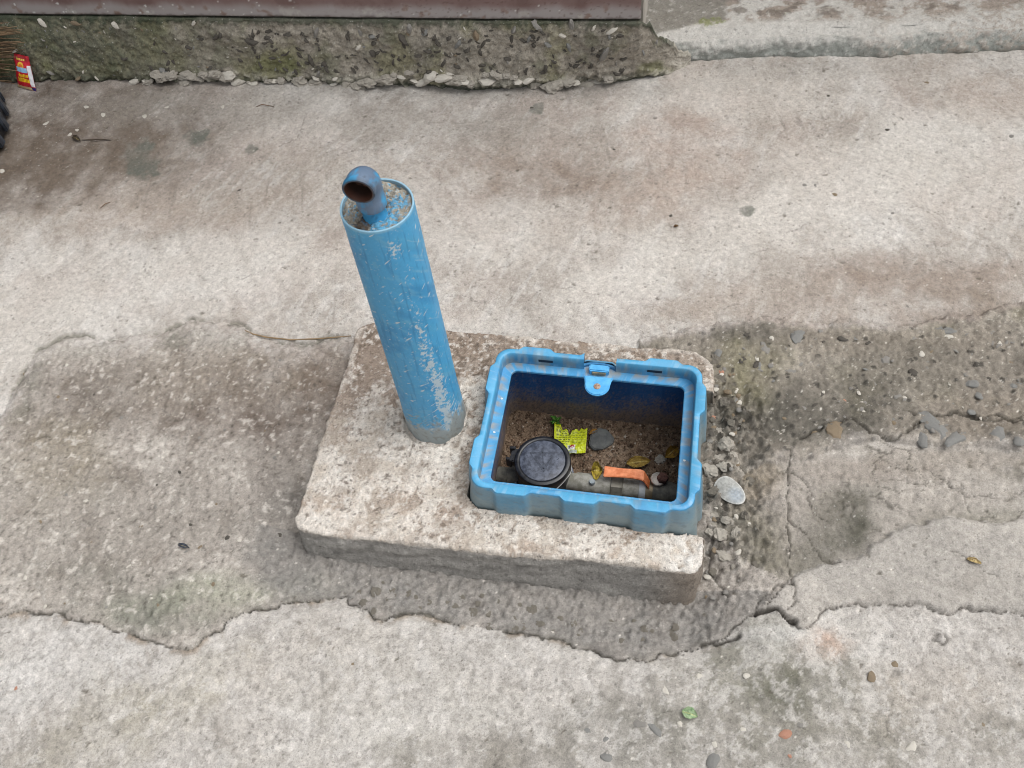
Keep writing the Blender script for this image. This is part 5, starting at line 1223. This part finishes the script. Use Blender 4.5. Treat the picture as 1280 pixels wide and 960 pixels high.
# stick broom, only its bristle ends in view
broom = tag(empty('stick_broom', at(-60, 80, .0)), 'brown twig broom bristles fanned out in the far left corner', 'broom')
M_TW = [pmat('twig_tan', (132, 108, 82), (160, 134, 104), 60, .8), pmat('twig_brown', (92, 72, 56), (120, 96, 74), 60, .8)]
bo = at(-60, 80, 0.)
for i in range(74):
    v = R.uniform(22, 96); u1 = R.uniform(2, 36)-.15*abs(v-50); z0 = .012+R.uniform(0, .05)+.10*max(0, (70-v))/70
    p1 = on_face(u1, v)-np.array([0, R.uniform(.006, .03), 0]); p0 = on_face(-170+R.uniform(-20, 20), 62+R.uniform(-12, 12)+(v-60)*.35)-np.array([0, .04, 0]); m_ = (p0+p1)/2+np.array([0, R.uniform(-.012, .012), R.uniform(0, .012)])
    o = obj('bristle', tube_path('bristle', [p0-bo, m_-bo, p1-bo], [.0018, .0014, .0007], 5), M_TW[i % 2], broom)
obj('binding', smooth_by_angle(lathe_mesh('binding', [(.0001, 0), (.03, 0), (.034, .01), (.034, .05), (.03, .06), (.0001, .06)], 24, tuple(on_face(-200, 62)-np.array([0, .045, 0])-bo), 'X')), M_TW[1], broom)
# tyre
ty = at(-168, 206, 0.); tyre = tag(empty('rubber_tyre', (ty[0], ty[1], 0)), 'black rubber tyre edge at the left border of the yard', 'tyre')
M_TY = pmat('tyre_rubber', (18, 19, 22), (36, 38, 44), 50, .5, 0, .2)
TR_ = float(np.linalg.norm(at(-24, 202, .05)[:2]-ty[:2]))
obj('casing', smooth_by_angle(lathe_mesh('casing', [(TR_-.075, .022), (TR_-.07, .006), (TR_-.03, .003), (TR_-.008, .016), (TR_-.004, .05), (TR_-.008, .084), (TR_-.03, .097), (TR_-.07, .094), (TR_-.075, .078), (TR_-.068, .07), (TR_-.02, .05), (TR_-.068, .03), (TR_-.075, .022)], 72), 50), M_TY, tyre)
bm = bmesh.new(); wall_box(bm, -.006, .004, -.013, .013, -.034, .034); bmesh.ops.bevel(bm, geom=list(bm.edges), offset=.003, segments=2, affect='EDGES'); tb = bpy.data.meshes.new('tread_block'); bm.to_mesh(tb); bm.free(); tb.materials.append(pmat('tread_rubber', (40, 43, 50), (74, 80, 90), 40, .4, 0, .2))
for k in range(36):
    an = k/36*2*math.pi+.05; o = link(bpy.data.objects.new('tread_block', tb), tyre); o.location = ((TR_-.002)*math.cos(an), (TR_-.002)*math.sin(an), .05); o.rotation_euler = (R.uniform(-.05, .05), 0, an)
# shell
def shell():
    nr, nt_ = 22, 60; r, t = np.meshgrid(np.linspace(.001, 1, nr), np.linspace(0, 2*np.pi, nt_, endpoint=False), indexing='ij'); r = r.astype(np.float32); t = t.astype(np.float32)
    cc_ = np.cos(t); cc_ = np.where(cc_ < 0, -np.abs(cc_)**.6, cc_); x = r*cc_*.029; y = r*np.sin(t)*.0195*(1-.10*np.cos(t)); z = .0055*(1-r**2)+.0003*np.sin(t*26)*r
    c = lin((160, 160, 156))*np.ones(r.shape+(1,), np.float32); c = mixc(c, (150, 164, 178), ss(.3, -.6, np.hypot(x-.012, y)*60-.9)*.55); c = mixc(c, (166, 166, 162), ss(.3, .7, np.sin(r*34+.6*np.cos(t)))*.35); c = mixc(c, (220, 219, 214), ss(.85, 1., r)*.6)
    top = np.stack([x, y, z], -1).reshape(-1, 3); bot = np.stack([x*.98, y*.98, z-.0018], -1).reshape(-1, 3); N = nr*nt_; Q = grid_q(nt_, nr, True); e = np.array([((nr-1)*nt_+k, (nr-1)*nt_+(k+1) % nt_, N+(nr-1)*nt_+(k+1) % nt_, N+(nr-1)*nt_+k) for k in range(nt_)])
    return np_mesh('shell', np.concatenate([top, bot]), np.concatenate([Q, Q[:, ::-1]+N, e]), np.concatenate([c.reshape(-1, 3)]*2)*.92)
sh = obj('shell', shell(), M_LEAF); p = at(912, 617, .014); sh.location = (p[0], p[1], .024); sh.rotation_euler = (.12, .10, -.62); tag(sh, 'pale oval shell lying in the rubble right of the blue box', 'shell')
# twigs, leaf scraps, chips
def twig(name, px, r, m, label, z=.004, cat='twig'):
    P = [at(u, v, 0) for u, v in px]; P = [np.array([q[0], q[1], gz(q[0], q[1])+r*.8+(z if 0 < i < len(P)-1 else 0)]) for i, q in enumerate(P)]; o0 = P[0]
    o = obj(name, tube_path(name, [q-o0 for q in P], [r*(.6 if i in (0, len(P)-1) else 1) for i in range(len(P))], 7), m); o.location = o0; tag(o, label, cat)
twig('seam_tube', [(308, 416), (318, 420), (335, 424), (365, 427), (400, 427), (440, 423)], .0015, pmat('seam', (124, 104, 76), (148, 126, 96), 60, .7), 'thin curved tan stalk, an added tube for a crack edge behind the left patch, reaching to the block')  # tan tube added for the brown line of a crack edge
twig('short_twig', [(322, 138), (330, 137), (344, 138)], .0011, M_TW[1], 'short dark twig on the pale concrete near the mossy footing')
twig('short_twig', [(104, 177), (116, 178), (128, 178), (140, 177)], .0016, pmat('dark_twig', (62, 54, 46), (84, 74, 64), 60, .8), 'dark twig on the brown stain beside the withered dark leaf')
twig('short_twig', [(126, 262), (133, 258), (139, 254)], .0010, M_TW[1], 'tiny bent twig on pale concrete below the grey mortar spot')
def scrap(name, u, v, L, W, rz, seed, c1, c2, label, cat='leaf', curl=.004):
    o = obj(name, leaf_mesh(name, L, W, seed, c1, c2, curl), M_LEAF); p = s2(u, v); place(o, u, v, gz(*p)+.002, rz); tag(o, label, cat)
scrap('dead_leaf', 96, 174, .034, .013, -.5, 31, (60, 52, 44), (80, 70, 60), 'withered dark leaf on the brown stain at far left')
scrap('dead_leaf', 1217, 702, .022, .009, -.3, 34, (196, 176, 130), (150, 128, 90), 'small straw coloured leaf on the pale concrete at right')
scrap('paper_scrap', 862, 893, .024, .018, -.2, 37, (160, 180, 144), (122, 152, 112), 'pale green plastic scrap on the front concrete', 'scrap', .006)
scrap('paper_scrap', 230, 683, .024, .008, -.15, 40, (60, 66, 78), (84, 90, 100), 'dark blue grey flake on the left patch', 'scrap', .003)
scrap('dead_leaf', 845, 283, .010, .006, .3, 43, (110, 84, 60), (90, 70, 50), 'tiny brown leaf fleck on the pale rear concrete', curl=.002)
loose('brick_chip', 983, 918, gz(*s2(983, 918))+.001, (.012, .007, .005), ROCKS[4][0] or rock(4, 0), None, 'orange brick chip embedded in the front concrete', 'brick chip', .5)
def flat_leaf_bit(u, v): pass
#END
